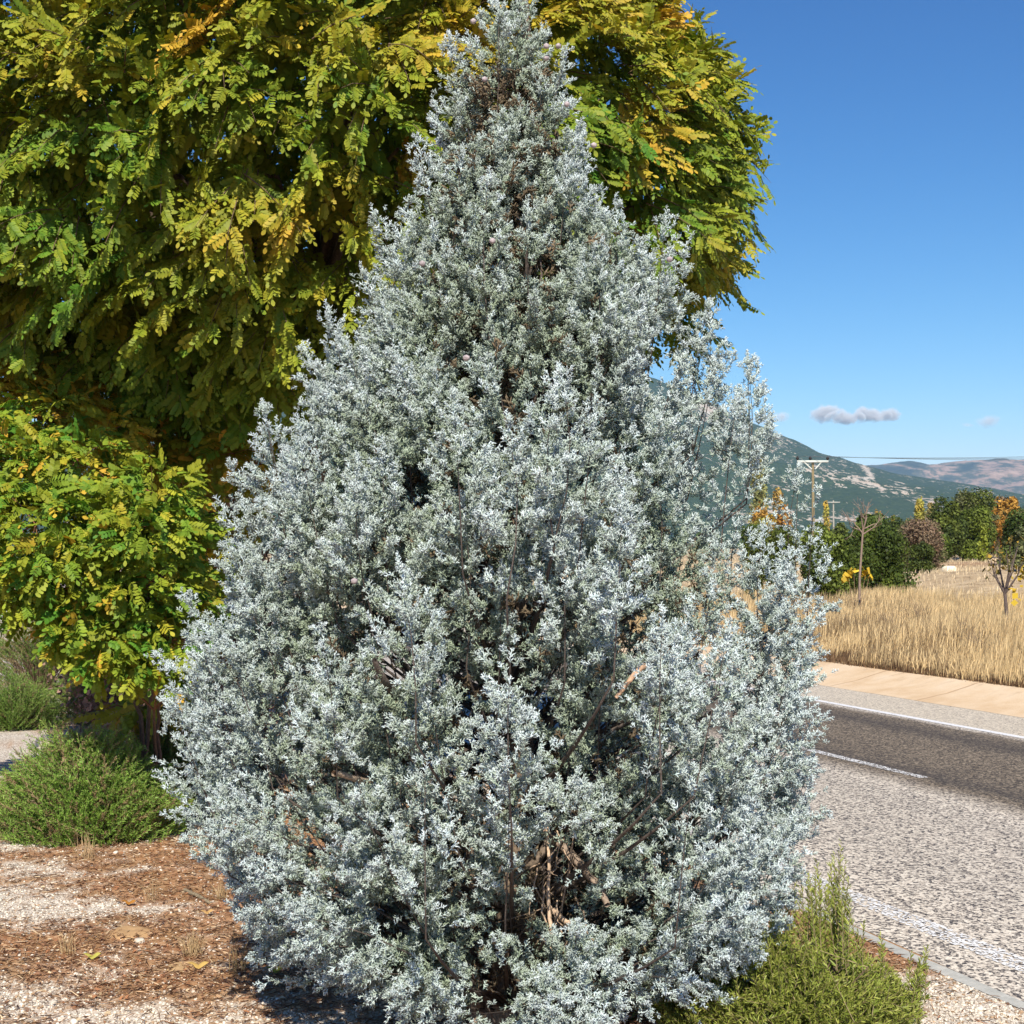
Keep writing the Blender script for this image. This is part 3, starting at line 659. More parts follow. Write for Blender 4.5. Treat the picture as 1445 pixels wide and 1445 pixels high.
# ------------------------------------------------------------------ small-leaf bushes
def card(rng, k):
    if k == 0: return np.array([(-.5, -.5, 0), (.5, -.5, .1), (.55, .5, 0), (-.4, .55, .12)]), np.array([[0, 1, 2, 3]])
    return np.array([(-.28, -.6, 0), (.3, -.5, .1), (.2, .6, 0), (-.1, .65, .08)]), np.array([[0, 1, 2, 3]])
cards = [card(None, 0), card(None, 1)]
def bush(name, label, cat, x, y, z0, w, h, n, leaf, pal, rng, lumps=14, form='round', trunk=.25, tcol=(.2, .15, .11), group=None, depth=None, mat=None, upright=0.0):
    root = empty(name, (x, y, z0), label, cat, group); depth = depth or w
    Ls = []
    for k in range(lumps):
        t = (k+.5)/lumps; a = k*2.4+rng.random()
        if form == 'column': hh = .12+.85*t; rr = (.30*math.sin(min(1, (1-t)*1.6+.15)*1.57)); rl = .19*w*(1.25-.7*t)+.04*h; c = np.array([math.cos(a)*rr*w*.5, math.sin(a)*rr*depth*.5, hh*h]); rad = np.array([rl, rl, rl*1.9])
        else:
            hh = .12+.74*rng.random(); rr = math.sqrt(max(0, 1-(max(0, hh-.35)/.62)**2))*(.35+.4*rng.random()); rl = (.20+.12*rng.random()); c = np.array([math.cos(a)*rr*w*.5, math.sin(a)*rr*depth*.5, hh*h]); rad = np.array([rl*w*.85, rl*depth*.85, rl*h*.8])
        Ls.append((c, rad))
    per = n//lumps; P, A, Nn, cc = [], [], [], []
    for (c, rad) in Ls:
        d = norm(rng.normal(0, 1, (per, 3))); p = c+d*rad*(.45+.62*rng.random((per, 1))**.6)*(1+.35*(rng.random((per, 1)) < .12)*rng.random((per, 1)))
        P.append(p); A.append(norm(rng.normal(0, 1, (per, 3))+np.array([0, 0, upright]))); Nn.append(norm(d+rng.normal(0, .5, (per, 3))))
        b = np.array(pal[rng.integers(len(pal))]); cc.append(b*(.75+.5*rng.random())*(.5+1.0*rng.random((per, 1))))
    P = np.concatenate(P); ok = P[:, 2] > .02; P = P[ok]; n = len(P)
    V, Fc, co = inst_many(cards, frames(np.concatenate(A)[ok], np.concatenate(Nn)[ok]), P+np.array([x, y, z0]), leaf*(.6+.8*rng.random(n)), np.concatenate(cc)[ok], rng)
    link('crown' if cat == 'tree' else 'foliage', mesh_np(name, V, Fc, co), mat or M_far, root)
    q = QB(); tr = .02*w+.02
    q.tube([(x, y, z0-.1), (x+.02*w, y, z0+h*.3), (x, y+.02*w, z0+h*.6), (x+.01, y, z0+h*(.93 if form == 'column' else .7))], [tr, tr*.8, tr*.5, tr*.2], tcol, 7)
    for (c, rad) in Ls: q.tube([(x, y, z0+h*.08), np.array([x, y, z0])+c*np.array([.5, .5, .6]), np.array([x, y, z0])+c], [tr*.5, tr*.35, tr*.15], tcol, 5)
    q.build('trunk' if cat == 'tree' else 'stems', M_bark, root)
    return root
def bush_px(name, label, cat, x0, x1, ytop, ybase, Y, n, leaf, pal, rng, **k):
    """ybase only fixes the distance class; the foot is set on the terrain"""
    a = at((x0+x1)/2, ybase, Y); z0 = float(terrain(a[0], Y)); zt = at((x0+x1)/2, ytop, Y)[2]
    return bush(name, label, cat, a[0], Y, z0-.05, (x1-x0)/F*Y, zt-z0, n, leaf, pal, rng, **k)
rng = np.random.default_rng(77)
# dry brown shrub behind the left foliage
bush_px('dry_shrub', 'pinkish brown dry twiggy shrub in the shade behind the leafy sucker growth', 'shrub', 85, 440, 590, 1000, 12.4, 40000, .03, [(.30, .19, .15), (.36, .24, .19), (.24, .15, .12)], rng, lumps=30, depth=1.2)

# ------------------------------------------------------------------ rosemary
def rosemary(label, cx, cy_, rx, ry, h, nst, rng, extra=(), tone=1.0, brown=0, leanx=0.0, hue=((.12, .235, .035), (.26, .36, .07))):
    root = empty('rosemary_bush', (cx, cy_, float(terrain(cx, cy_))), label, 'shrub', 'rosemary bushes on the verge'); z0 = float(terrain(cx, cy_))
    S, E = [], []
    for k in range(nst):
        a = rng.random()*6.283; r = math.sqrt(rng.random()); lump = .62+.62*vn(np.array([math.cos(a)*r*2.6+cx]), np.array([math.sin(a)*r*2.3]), 5)[0]
        ex = cx+rx*r*math.cos(a)+leanx*0; ey = cy_+ry*r*math.sin(a); top = h*lump*(1-.62*r**2.6)*(.82+.3*rng.random())
        out_ = np.array([math.cos(a)*rx, math.sin(a)*ry, 0])*r
        e = np.array([ex, ey, z0+top]); L_ = .20+.16*rng.random(); dv = norm(out_*.9+np.array([0, 0, .42])+rng.normal(0, .16, 3))
        S.append(e-dv*L_); E.append(e)
        if rng.random() < .6:      # flank stems
            t = rng.random(); e2 = np.array([cx+rx*math.cos(a)*(.93-.15*t), cy_+ry*math.sin(a)*(.93-.15*t), z0+.05+h*.62*t]); dv = norm(np.array([math.cos(a), math.sin(a), .6])+rng.normal(0, .2, 3)); S.append(e2-dv*L_); E.append(e2)
    for (p0, p1) in extra: S.append(np.array(p0)); E.append(np.array(p1))
    S = np.array(S); E = np.array(E); n = len(S); nd = 46
    t = (np.arange(nd)[None, :]+rng.random((n, nd)))/nd; t = .05+.95*t
    Ld = np.linalg.norm(E-S, axis=1)
    P = S[:, None]+(E-S)[:, None]*t[..., None]; D_ = norm(E-S)[:, None]
    a = norm(np.cross(D_, rng.normal(0, 1, (n, nd, 3)))); A = norm(a*.8+D_*(.55+.5*t[..., None]))
    P = P.reshape(-1, 3); A = A.reshape(-1, 3); T = t.reshape(-1); m_ = len(P)
    nt_ = [(np.array([(-.07, 0, 0), (.07, 0, 0), (.085, .55, .02), (.01, 1, -.04), (-.08, .55, .02)]), np.array([[0, 1, 2, 3, 4]]))]
    g = np.array(hue[0])*tone; g2 = np.array(hue[1])*tone
    w = rng.random((m_, 1))*.8*T[:, None]; c = g*(1-w)+g2*w; bs = np.repeat(rng.random(n) < brown, nd)
    c[bs] = np.array([.34, .24, .13])*(.7+.5*rng.random((bs.sum(), 1))); c *= .75+.5*rng.random((m_, 1))
    V, Fc, co = inst_many(nt_, frames(A, rng.normal(0, 1, (m_, 3))), P, (.024+.012*rng.random(m_))*(1.1-.35*T), c, rng)
    link('foliage', mesh_np('rosemary_foliage', V, Fc, co), M_needle, root)
    q = QB()
    for s_, e_ in zip(S, E):
        f = np.array([cx+(s_[0]-cx)*.35, cy_+(s_[1]-cy_)*.35, z0+.02])
        if rng.random() < .35: q.tube([f, (f+s_)/2+rng.normal(0, .02, 3), s_], [.006, .004, .003], (.24, .17, .11), 4)
        q.tube([s_, e_], [.0028, .001], (.30, .24, .13), 3)
    q.build('stems', M_bark, root)
    return root
rng = np.random.default_rng(31)
b0 = at(1125, 1440, 5.75)
ex = []
for (px, py, Y, h_) in [(1188, 1188, 5.75, .42), (1180, 1205, 5.8, .35), (1172, 1222, 5.8, .34), (1196, 1240, 5.7, .30), (1150, 1215, 5.8, .3), (1140, 1230, 5.85, .3), (1160, 1235, 5.7, .3), (1192, 1250, 5.7, .26), (1128, 1225, 5.85, .3), (1108, 1240, 5.85, .3), (1168, 1250, 5.7, .3), (1145, 1255, 5.65, .3), (1120, 1260, 5.7, .3), (1182, 1262, 5.8, .3), (1095, 1265, 5.8, .3), (1215, 1300, 5.7, .22), (1290, 1345, 5.7, .22), (1300, 1352, 5.65, .2), (1240, 1320, 5.7, .22), (1305, 1335, 5.7, .2)]:
    for j in range(4):
        p = at(px+rng.normal(0, 3+1.5*j), py+j*13, Y+rng.normal(0, .03)); ex.append((p-np.array([rng.normal(.0, .03), .0, h_]), p))
rosemary('rosemary bush with tall wispy stems at the lower right beside the road', at(1110, 1400, 5.75)[0], 5.75, .55, .5, .47, 1500, rng, ex, 1.15, 0, 0, ((.16, .21, .03), (.38, .39, .09)))
p = at(968, 1410, 6.3); rosemary('low rosemary tuft in the cypress shade, lowest and darkest of the rosemary', p[0], 6.35, .22, .25, .2, 240, rng, (), 1.0)
a = at(130, 1170, 10.2); rosemary('rounded rosemary bush with brownish middle left of the cypress', a[0]-.02, 10.15, .76, .55, .72, 2000, rng, (), 1.45, .14)  # tone raised: sunlit look put into the leaf colour
a = at(235, 1100, 11.0); rosemary('small shaded rosemary between the rounded bush and the cypress', a[0]+.03, 11.1, .42, .45, .88, 600, rng, (), .8)  # tone lowered: shade put into the leaf colour too
a = at(95, 1000, 14.5); rosemary('taller rosemary bush at the left edge behind the pale path', a[0]-.15, 17.3, 1.0, .8, .95, 1300, rng, (), 1.0, .08)
a = at(10, 1000, 15); rosemary('sprawling rosemary cut off by the left edge of the photo', a[0]-.45, 16.5, .55, .6, .62, 600, rng, (), 1.05, .05)
a = at(55, 880, 21); rosemary('distant rosemary with dull grey green top behind the leafy sucker growth', a[0], 21, .8, .6, 1.25, 700, rng, (), 1.05, .25)

# ------------------------------------------------------------------ small things on the near ground
def tuft(label, px, py, n, h, rng, spread=.6, col=(.62, .45, .25), group='dry grass tufts on the near ground'):
    g = at(px, py, 10); k = 2.0/(2.0-g[2]); x, y = g[0]*k, 10*k; z = float(terrain(x, y))
    q = QB()
    for i in range(n):
        a = rng.random()*6.283; r = rng.random()*spread; d = norm(np.array([math.cos(a)*r, math.sin(a)*r, 1])); l = h*(.4+.6*rng.random())
        b = np.array([x+rng.normal(0, .02), y+rng.normal(0, .02), z]); e = b+d*l; m_ = b+d*l*.5+np.array([0, 0, .02])
        e[2] -= l*.12*r; q.tube([b, m_, e], [.0016, .0013, .0004], np.array(col)*(.7+.5*rng.random()), 3)
    return tag(q.build('grass_tuft', M_straw), label, 'grass', group)
rng = np.random.default_rng(55)
tuft('straw grass tuft just below the rounded rosemary', 122, 1212, 34, .24, rng)
tuft('fan shaped straw tuft beside the yellow crumpled leaf', 272, 1345, 60, .17, rng, 1.0)
tuft('thin dry tuft on the brown earth right of the lower gravel drift', 95, 1342, 26, .13, rng, .7)
tuft('sparse dry stalks at the right end of the upper gravel drift', 215, 1270, 18, .20, rng, 1.0)
tuft('dry stalks at the edge of the cypress shadow', 335, 1375, 16, .25, rng, .5, (.5, .36, .18))
tuft('wispy dry grass under the left edge of the cypress', 312, 1270, 30, .12, rng, 1.0)
def ground_at(px, py):
    g = at(px, py, 10); k = 2.0/(2.0-g[2]); x, y = g[0]*k, 10*k; return np.array([x, y, float(terrain(x, y))])
def fallen(label, px, py, size, col, rng, lift=.02):
    p = ground_at(px, py); k = 5; th = np.linspace(0, 2*np.pi, 15)[:-1]
    lobes = 1+.28*np.cos(th*5+rng.random()); V = [p+[0, 0, lift]]
    for ring in (.55, 1.0):
        for t_, lb in zip(th, lobes):
            V.append(p+np.array([math.cos(t_)*ring*lb*size, math.sin(t_)*ring*lb*size*.8, lift+size*(.35*math.sin(t_*2+1)*ring+.15*rng.random())]))
    nn = 14; Fc = [(0, 1+i, 1+(i+1) % nn, 1+(i+1) % nn) for i in range(nn)]
    tri = np.array([(0, 1+i, 1+(i+1) % nn) for i in range(nn)]+[(1+i, 1+nn+i, 1+nn+(i+1) % nn) for i in range(nn)]+[(1+i, 1+nn+(i+1) % nn, 1+(i+1) % nn) for i in range(nn)])
    return tag(link('fallen_leaf', mesh_np('fallen_leaf', np.array(V), tri, np.broadcast_to(np.array(col), (len(V), 3))), M_straw), label, 'leaf', 'fallen leaves on the verge')
for lb, px, py, sz, c in [('crumpled pale yellow fallen leaf beside the fan shaped straw tuft', 280, 1366, .042, (.62, .42, .13)), ('greenish yellow fallen leaf on the brown earth above the lower gravel drift', 130, 1350, .036, (.50, .46, .10)),
        ('orange brown curled leaf at the right end of the upper gravel drift', 182, 1275, .034, (.45, .2, .04)), ('flat yellow leaf lying at the rim of the cypress shadow', 357, 1362, .04, (.50, .40, .08)), ('small tan leaf near the dark stick', 292, 1294, .03, (.6, .38, .15)),
        ('yellow leaf in the cypress shadow, left of the trunk', 388, 1376, .035, (.5, .42, .06)), ('tan fallen leaf on the dark ground between the trunk and the right rosemary', 905, 1424, .045, (.5, .34, .13)), ('dull orange leaf in the shade right of the trunk', 885, 1407, .035, (.42, .24, .1))]:
    fallen(lb, px, py, sz, c, rng)
q = QB(); a0, a1 = ground_at(260, 1260), ground_at(305, 1282); q.tube(np.linspace(a0, a1, 6)+np.array([0, 0, .014])+rng.normal(0, .003, (6, 3)), [.010, .012, .011, .012, .009, .006], (.25, .2, .13), 7)
tag(q.build('stick', M_bark), 'short grey brown stick on the ground left of the cypress', 'stick')
q = QB(); a0, a1 = ground_at(405, 1345), ground_at(470, 1395); q.tube(np.linspace(a0, a1, 7)+np.array([0, 0, .02])+rng.normal(0, .004, (7, 3)), [.004, .004, .004, .003, .003, .003, .002], (.45, .34, .2), 5)
tag(q.build('twig', M_bark), 'thin straw coloured twig in the cypress shadow', 'twig')
def rock(name, label, p, sx_, sy_, sz_, col, rng, cat='stone', sub=2):
    import bmesh
    bm = bmesh.new(); bmesh.ops.create_icosphere(bm, subdivisions=sub+1, radius=1)
    o1, o2 = rng.random(2)*9
    for v_ in bm.verts:
        c_ = v_.co; k = .8+.45*float(fbm(np.array([c_.x*1.6+o1+c_.z]), np.array([c_.y*1.6+o2-c_.z*.7]), 4, 3)[0])
        v_.co = Vector((c_.x*sx_*k, c_.y*sy_*k, max(-.3, min(c_.z*k, .75))*sz_))
    me = bpy.data.meshes.new(name); bm.to_mesh(me); bm.free()
    for pl_ in me.polygons: pl_.use_smooth = True
    ca = me.color_attributes.new('Col', 'FLOAT_COLOR', 'POINT'); ca.data.foreach_set('color', np.tile(np.array([*col, 1.0], dtype=np.float32), len(me.vertices)))
    o = link(name, me, M_stone); o.location = [float(v_) for v_ in p]; return tag(o, label, cat)
rock('flat_stone', 'flat pale square stone behind the rounded rosemary bush', ground_at(76, 1050)+[0, 0, .02], .20, .18, .13, (.62, .5, .42), rng)
rock('stone', 'small pair of pale pebbles fused beside the sandy patch', ground_at(197, 1326), .03, .028, .026, (.58, .51, .43), rng)
rock('stone', 'bluish white pebble beside the cypress trunk', ground_at(682, 1440)+[0, 0, .01], .025, .03, .025, (.6, .6, .62), rng)
rock('flat_stone', 'low sandy brown slab in the brown earth between the two gravel drifts', ground_at(183, 1314)+[0, 0, -.01], .13, .15, .03, (.48, .30, .15), rng)
rock('flat_stone', 'low sandy brown slab beneath the fan shaped straw tuft', ground_at(262, 1362)+[0, 0, -.012], .10, .12, .03, (.5, .33, .17), rng)
rock('boulder', 'cream white boulder lying in the dry field before the dark trees', (lambda p: (p[0], 55, float(terrain(p[0], 55))+.12))(at(1339, 805, 55)), .26, .3, .26, (.82, .72, .55), rng, 'boulder')

# ------------------------------------------------------------------ dry field grass
rng = np.random.default_rng(64)
def blades(n, hmin, hmax, Drange, xr, rng, wid=.006, dens=None, seed=1):
    x, y = [], []
    D = Drange[0]+(Drange[1]-Drange[0])*rng.random(n)**1.3; s = xr[0]+(xr[1]-xr[0])*rng.random(n)
    X_, Y_ = XY(D, s)
    clump = fbm(X_*.9, Y_*.9, seed, 3); ok = rng.random(n) < sm(clump, .14, .46)
    X_, Y_, D = X_[ok], Y_[ok], D[ok]; n = len(X_)
    hh = (hmin+(hmax-hmin)*rng.random(n)**.8)*(.55+.9*fbm(X_*.5, Y_*.5, seed+3, 3))*(.55+.45*sm(D, Drange[0], Drange[0]+1.5))
    z = terrain(X_, Y_)-.03
    a = rng.random(n)*6.283; ln_ = np.abs(rng.normal(0, .22, n)); wind = np.array([.08, -.05])
    dx = np.cos(a)*ln_+wind[0]; dy = np.sin(a)*ln_+wind[1]
    wd = rng.random(n)*6.283; wx, wy = np.cos(wd)*wid, np.sin(wd)*wid
    V = np.zeros((n, 7, 3)); ts = [0, .45, .8]; 
    for i, t in enumerate(ts):
        cx_ = X_+dx*hh*t**1.6; cy_ = Y_+dy*hh*t**1.6; cz = z+hh*t*(1-.25*ln_*t)
        k = (1-.35*t)
        V[:, 2*i] = np.stack([cx_-wx*k, cy_-wy*k, cz], -1); V[:, 2*i+1] = np.stack([cx_+wx*k, cy_+wy*k, cz], -1)
    V[:, 6] = np.stack([X_+dx*hh, Y_+dy*hh, z+hh*(1-.3*ln_)], -1)
    b = (np.arange(n)*7)[:, None]
    F4 = np.concatenate([b+np.array([0, 1, 3, 2]), b+np.array([2, 3, 5, 4])]); F3 = b+np.array([4, 5, 6, 6])
    return V, F4, b, X_, Y_
V, F4, b, X_, Y_ = blades(130000, .22, .66, (13.32, 21.5), (6, 34), rng, .0055)
F3 = np.concatenate([b+np.array([4, 5, 6])])
n = len(V); base = np.array([.82, .62, .34]); tone = fbm(X_*.6, Y_*.6, 41, 3)[:, None]
c = base*(.55+.6*rng.random((n, 1)))*(.75+.5*tone); dk = rng.random(n) < .05+.5*sm(tone[:, 0], .55, .7); c[dk] = np.array([.27, .19, .105])*(.7+.6*rng.random((dk.sum(), 1)))
cc = np.repeat(c[:, None], 7, 1).reshape(-1, 3)
tris = np.concatenate([F4[:, [0, 1, 2]], F4[:, [0, 2, 3]], F3])
tag(link('dry_grass', mesh_np('dry_grass', V.reshape(-1, 3), tris, cc), M_straw), 'tall straw coloured dry grass covering the field edge beyond the concrete channel', 'grass', None, 'stuff')
V, F4, b, X_, Y_ = blades(80000, .05, .22, (20, 75), (12, 95), rng, .012, None, 5)
F3 = b+np.array([4, 5, 6]); n = len(V); c = np.array([.72, .58, .38])*(.6+.6*rng.random((n, 1)))
tris = np.concatenate([F4[:, [0, 1, 2]], F4[:, [0, 2, 3]], F3])
tag(link('stubble_grass', mesh_np('stubble_grass', V.reshape(-1, 3), tris, np.repeat(c[:, None], 7, 1).reshape(-1, 3)), M_straw), 'short bleached stubble on the open field before the trees', 'grass', None, 'stuff')
V, F4, b, X_, Y_ = blades(70000, .06, .30, (13.22, 13.9), (6, 34), rng, .007, None, 9)
F3 = b+np.array([4, 5, 6]); n = len(V); c = np.array([.17, .105, .06])*(.6+.9*rng.random((n, 1)))
tris = np.concatenate([F4[:, [0, 1, 2]], F4[:, [0, 2, 3]], F3])
tag(link('matted_grass', mesh_np('matted_grass', V.reshape(-1, 3), tris, np.repeat(c[:, None], 7, 1).reshape(-1, 3)), M_straw), 'dark matted dead grass along the lip of the concrete channel', 'grass', None, 'stuff')

# ------------------------------------------------------------------ far bushes and trees
rng = np.random.default_rng(101)
G1 = [(.085, .12, .018), (.12, .155, .024), (.06, .09, .016)]; G2 = [(.10, .135, .028), (.07, .11, .02)]
G3 = [(.06, .085, .018), (.10, .125, .022), (.08, .105, .02)]; BR = [(.20, .13, .085), (.22, .16, .10), (.12, .12, .05)]
YL = [(.52, .36, .06), (.42, .33, .06), (.32, .30, .06)]; OR = [(.40, .20, .04), (.45, .25, .05), (.30, .2, .05)]; OL = [(.16, .17, .07), (.13, .15, .06)]
grp = 'bushes along the far side of the field'
B = lambda *a, **k: bush_px(*a, rng=rng, **k)
B('green_bush', 'big rounded green bush behind the leafless sapling', 'shrub', 1195, 1285, 738, 815, 38, 19800, 0.051, G1, lumps=20, group=grp, upright=1.5)
B('green_bush', 'green bush close against the right edge of the cypress', 'shrub', 1130, 1215, 742, 812, 36, 19800, 0.051, G1, lumps=20, group=grp, upright=1.5)
B('green_bush', 'low dark bush seen through the notch between two cypress tips', 'shrub', 1050, 1130, 738, 800, 44, 13200, 0.060, G3, lumps=16, group=grp)
B('green_bush', 'narrow olive green bush above the leafless sapling trunk', 'shrub', 1200, 1262, 722, 795, 62, 11000, 0.084, G2, lumps=14, group=grp)
B('green_bush', 'grey green bush left of the reddish brown bush', 'shrub', 1240, 1298, 728, 795, 66, 11000, 0.084, OL+G3, lumps=14, group=grp)
B('brown_bush', 'reddish brown half bare bush between green bushes and the dark trees', 'shrub', 1268, 1335, 732, 800, 60, 13200, 0.060, BR, lumps=16, group=grp)
B('green_bush', 'low mixed green bush in front of the reddish brown bush', 'shrub', 1278, 1322, 765, 808, 56, 5000, .06, G3, lumps=14, group=grp)
B('green_bush', 'dark low bush between the reddish brown bush and the boulder trees', 'shrub', 1300, 1345, 748, 800, 68, 6000, .08, G1, lumps=14, group=grp)
B('green_tree', 'dark green tree nearest the white boulder, leftmost of the dense trees', 'tree', 1308, 1362, 706, 792, 74, 15400, 0.090, G3, lumps=18, group='dense trees at the end of the field')
B('green_tree', 'mid green dense tree beside a bright yellow green sliver', 'tree', 1345, 1402, 712, 790, 76, 15400, 0.090, G1, lumps=18, group='dense trees at the end of the field')
B('green_tree', 'tallest dull green tree rising behind the dense trees', 'tree', 1335, 1412, 696, 788, 92, 15400, 0.108, OL+G3, lumps=20, group='dense trees at the end of the field')
B('yellow_shrub', 'bright yellow green leafy shrub against the dark trees', 'shrub', 1380, 1394, 735, 788, 70, 900, .12, [(.26, .30, .04)], lumps=6)
B('orange_tree', 'orange brown autumn tree at the right edge of the tree line', 'tree', 1396, 1446, 704, 788, 96, 5000, .18, OR+BR, lumps=14)
B('green_bush', 'pinkish autumn bush with orange leaves in front of the orange tree', 'shrub', 1388, 1430, 725, 795, 78, 7700, 0.078, OL+OR, lumps=12, group=grp)
B('green_bush', 'olive green bush cut off by the right edge of the photo', 'shrub', 1415, 1485, 715, 812, 62, 13200, 0.078, OL+G2, lumps=16, group=grp)
B('green_bush', 'low pale green bush behind the small dark sapling at the right edge', 'shrub', 1425, 1475, 765, 815, 48, 7700, 0.060, OL, lumps=12, group=grp)
B('yellow_poplar', 'yellow poplar with a green side rising behind the brown bush', 'tree', 1288, 1309, 708, 770, 150, 2200, .2, YL, lumps=14, form='column', group='autumn poplars')
B('yellow_poplar', 'slim pale yellow poplar just left of the dense trees', 'tree', 1306, 1322, 712, 770, 160, 1600, .2, [(.34, .30, .12), (.42, .34, .12)], lumps=12, form='column', group='autumn poplars')
B('yellow_poplar', 'tall thin olive poplar beside the right shoulder of the cypress', 'tree', 1056, 1084, 648, 760, 170, 3200, .22, [(.24, .25, .09), (.33, .30, .11)], lumps=18, form='column', group='autumn poplars')
B('yellow_poplar', 'small golden poplar just right of the utility pole', 'tree', 1162, 1171, 708, 760, 260, 900, .25, YL, lumps=10, form='column', group='autumn poplars')
B('yellow_poplar', 'tiny orange tree left of the leafless sapling crown', 'tree', 1220, 1232, 724, 750, 280, 900, .3, YL, lumps=8, group='autumn poplars')
B('yellow_poplar', 'tiny orange tree right of the leafless sapling crown', 'tree', 1232, 1248, 722, 750, 300, 1000, .3, YL+OR, lumps=8, group='autumn poplars')
B('yellow_poplar', 'smallest far yellow tree midway to the brown bush', 'tree', 1256, 1264, 727, 750, 300, 700, .3, YL, lumps=7, group='autumn poplars')
B('orange_tree', 'orange tree in the notch left of the tallest cypress side tip', 'tree', 1082, 1118, 695, 760, 150, 3500, .2, OR, lumps=12)
B('orange_tree', 'low orange thicket at the foot of the tall olive poplar', 'tree', 1055, 1100, 718, 760, 130, 3500, .18, OR+YL, lumps=12)
for i, (px, Y, t_, pal, w_) in enumerate([(1180, 120, 735, G3, 40), (1222, 110, 737, G2, 38), (1262, 118, 736, G3, 40), (1300, 112, 742, G1, 40), (1150, 110, 737, G1, 40), (1110, 112, 741, G3, 40), (1068, 118, 742, G2, 44), (1440, 122, 728, OL, 40)]):
    lb = ['dark hedge bush below the bare far pole', 'hedge bush behind the leafless sapling crown', 'hedge bush between the sapling and the brown bush', 'hedge bush just behind the brown bush top', 'hedge bush at the foot of the utility pole', 'hedge bush seen under the orange tree in the notch', 'hedge bush at the foot of the tall olive poplar', 'far hedge bush at the right edge behind the orange tree'][i]
    B('hedge_bush', lb, 'shrub', px-w_/2, px+w_/2, t_, 780, Y, 2600, .22, pal, lumps=12, group='far hedge bushes')
# far fields tree cover on the plain
xs = rng.uniform(-900, 1500, 4200); ys = rng.uniform(380, 1500, 4200)
lp = np.repeat(np.stack([xs, ys, terrain(xs, ys)], -1), 30, 0); k = len(lp)
d = norm(rng.normal(0, 1, (k, 3))); sz = np.repeat(rng.uniform(1.2, 3.2, 4200), 30)[:, None]; P = lp+d*sz*np.array([1.3, 1.3, .9])+np.array([0, 0, 1])*sz*.8
cpal = np.array([(.06, .10, .03), (.09, .12, .04), (.05, .08, .025), (.30, .22, .06), (.2, .13, .06)]); cs = np.repeat(cpal[rng.choice(5, 4200, p=[.34, .3, .22, .08, .06])], 30, 0)
V, Fc, co = inst_many(cards, frames(norm(rng.normal(0, 1, (k, 3))), norm(d+rng.normal(0, .3, (k, 3)))), P, .9+.8*rng.random(k), cs*(.7+.6*rng.random((k, 1))), rng)
tag(link('distant_scrub', mesh_np('distant_scrub', V, Fc, co), M_far), 'distant scrub and orchards covering the plain at the foot of the mountain', 'scrub', None, 'stuff')

# ------------------------------------------------------------------ saplings
def grow(q, p, d, l, r, depth, rng, col, tips, up=.15):
    n = 4; pts = [np.array(p)]; dd = np.array(d)
    for i in range(n): dd = norm(dd+rng.normal(0, .12, 3)+np.array([0, 0, up*.3])); pts.append(pts[-1]+dd*l/n)
    q.tube(pts, np.linspace(r, r*.55, n+1), col, 6 if depth > 1 else 4)
    if depth == 0: tips.append(pts[-1]); return
    for k in range(2+int(rng.random() < .6)):
        j = n-rng.integers(0, 2); nd = norm(dd+rng.normal(0, .55, 3)+np.array([0, 0, up])); grow(q, pts[j], nd, l*(.6+.25*rng.random()), r*.55, depth-1, rng, col, tips, up)
rng = np.random.default_rng(9)
a = at(1212, 825, 31); z0 = float(terrain(a[0], 31)); root = empty('sapling', (a[0], 31, z0), 'leafless sapling with a thin pale trunk standing in the dry grass', 'tree')
q = QB(); tips_ = []
tp = at(1218, 745, 31); q.tube([(a[0], 31, z0-.05), (a[0]+.02, 31, (z0+tp[2])/2), tuple(tp)], [.032, .026, .02], (.26, .19, .15), 8); q.build('trunk', M_bark, root)
q = QB()
for dx, dz in [(-.6, .9), (.1, 1.2), (.8, .8), (.35, 1.0), (-.3, 1.1), (-.9, .5), (.9, .35)]: grow(q, tp-np.array([0, 0, .15*rng.random()]), norm(np.array([dx, rng.normal(0, .3), dz])), .34, .016, 2, rng, (.28, .20, .16), tips_)
q.build('branches', M_bark, root)
def leaf_cluster(root, pts, n, size, pal, rng, name='foliage', spread=.12):
    P = np.repeat(np.array(pts), n, 0)+rng.normal(0, spread, (len(pts)*n, 3)); k = len(P)
    c = np.array(pal)[rng.integers(0, len(pal), k)]*(.7+.5*rng.random((k, 1)))
    V, Fc, co = inst_many(cards, frames(norm(rng.normal(0, 1, (k, 3))), norm(rng.normal(0, 1, (k, 3))+np.array([0, -.6, .5]))), P, size*(.6+.7*rng.random(k)), c, rng)
    return link(name, mesh_np(name, V, Fc, co), M_rob, root)
a2 = at(1208, 815, 30.2); root = empty('young_shoot', (a2[0], 30.2, float(terrain(a2[0], 30.2))), 'low shoots with big yellow leaves at the foot of the leafless sapling', 'plant')
leaf_cluster(root, [at(1196, 812, 30.2), at(1203, 808, 30.2), at(1222, 806, 30.2), at(1228, 815, 30.2), at(1219, 813, 30.2), at(1192, 817, 30.2)], 7, .10, [(.70, .48, .04), (.6, .42, .05)], rng, spread=.035)
q = QB()
for px in (1197, 1205, 1221, 1227): q.tube([(a2[0], 30.2, float(terrain(a2[0], 30.2))), at(px, 812, 30.2)], [.008, .004], (.3, .2, .12), 5)
q.build('stems', M_bark, root)
a = at(1421, 868, 26); z0 = float(terrain(a[0], 26)); root = empty('sapling', (a[0], 26, z0), 'small forked sapling with dark trunk and a few brown yellow leaves near the right edge', 'tree')
q = QB(); tips_ = []
tp = at(1418, 838, 26); q.tube([(a[0], 26, z0-.05), tuple((a*0+np.array([a[0], 26, (z0+tp[2])/2]))), tuple(tp)], [.042, .034, .03], (.13, .10, .09), 8); q.build('trunk', M_bark, root)
q = QB()
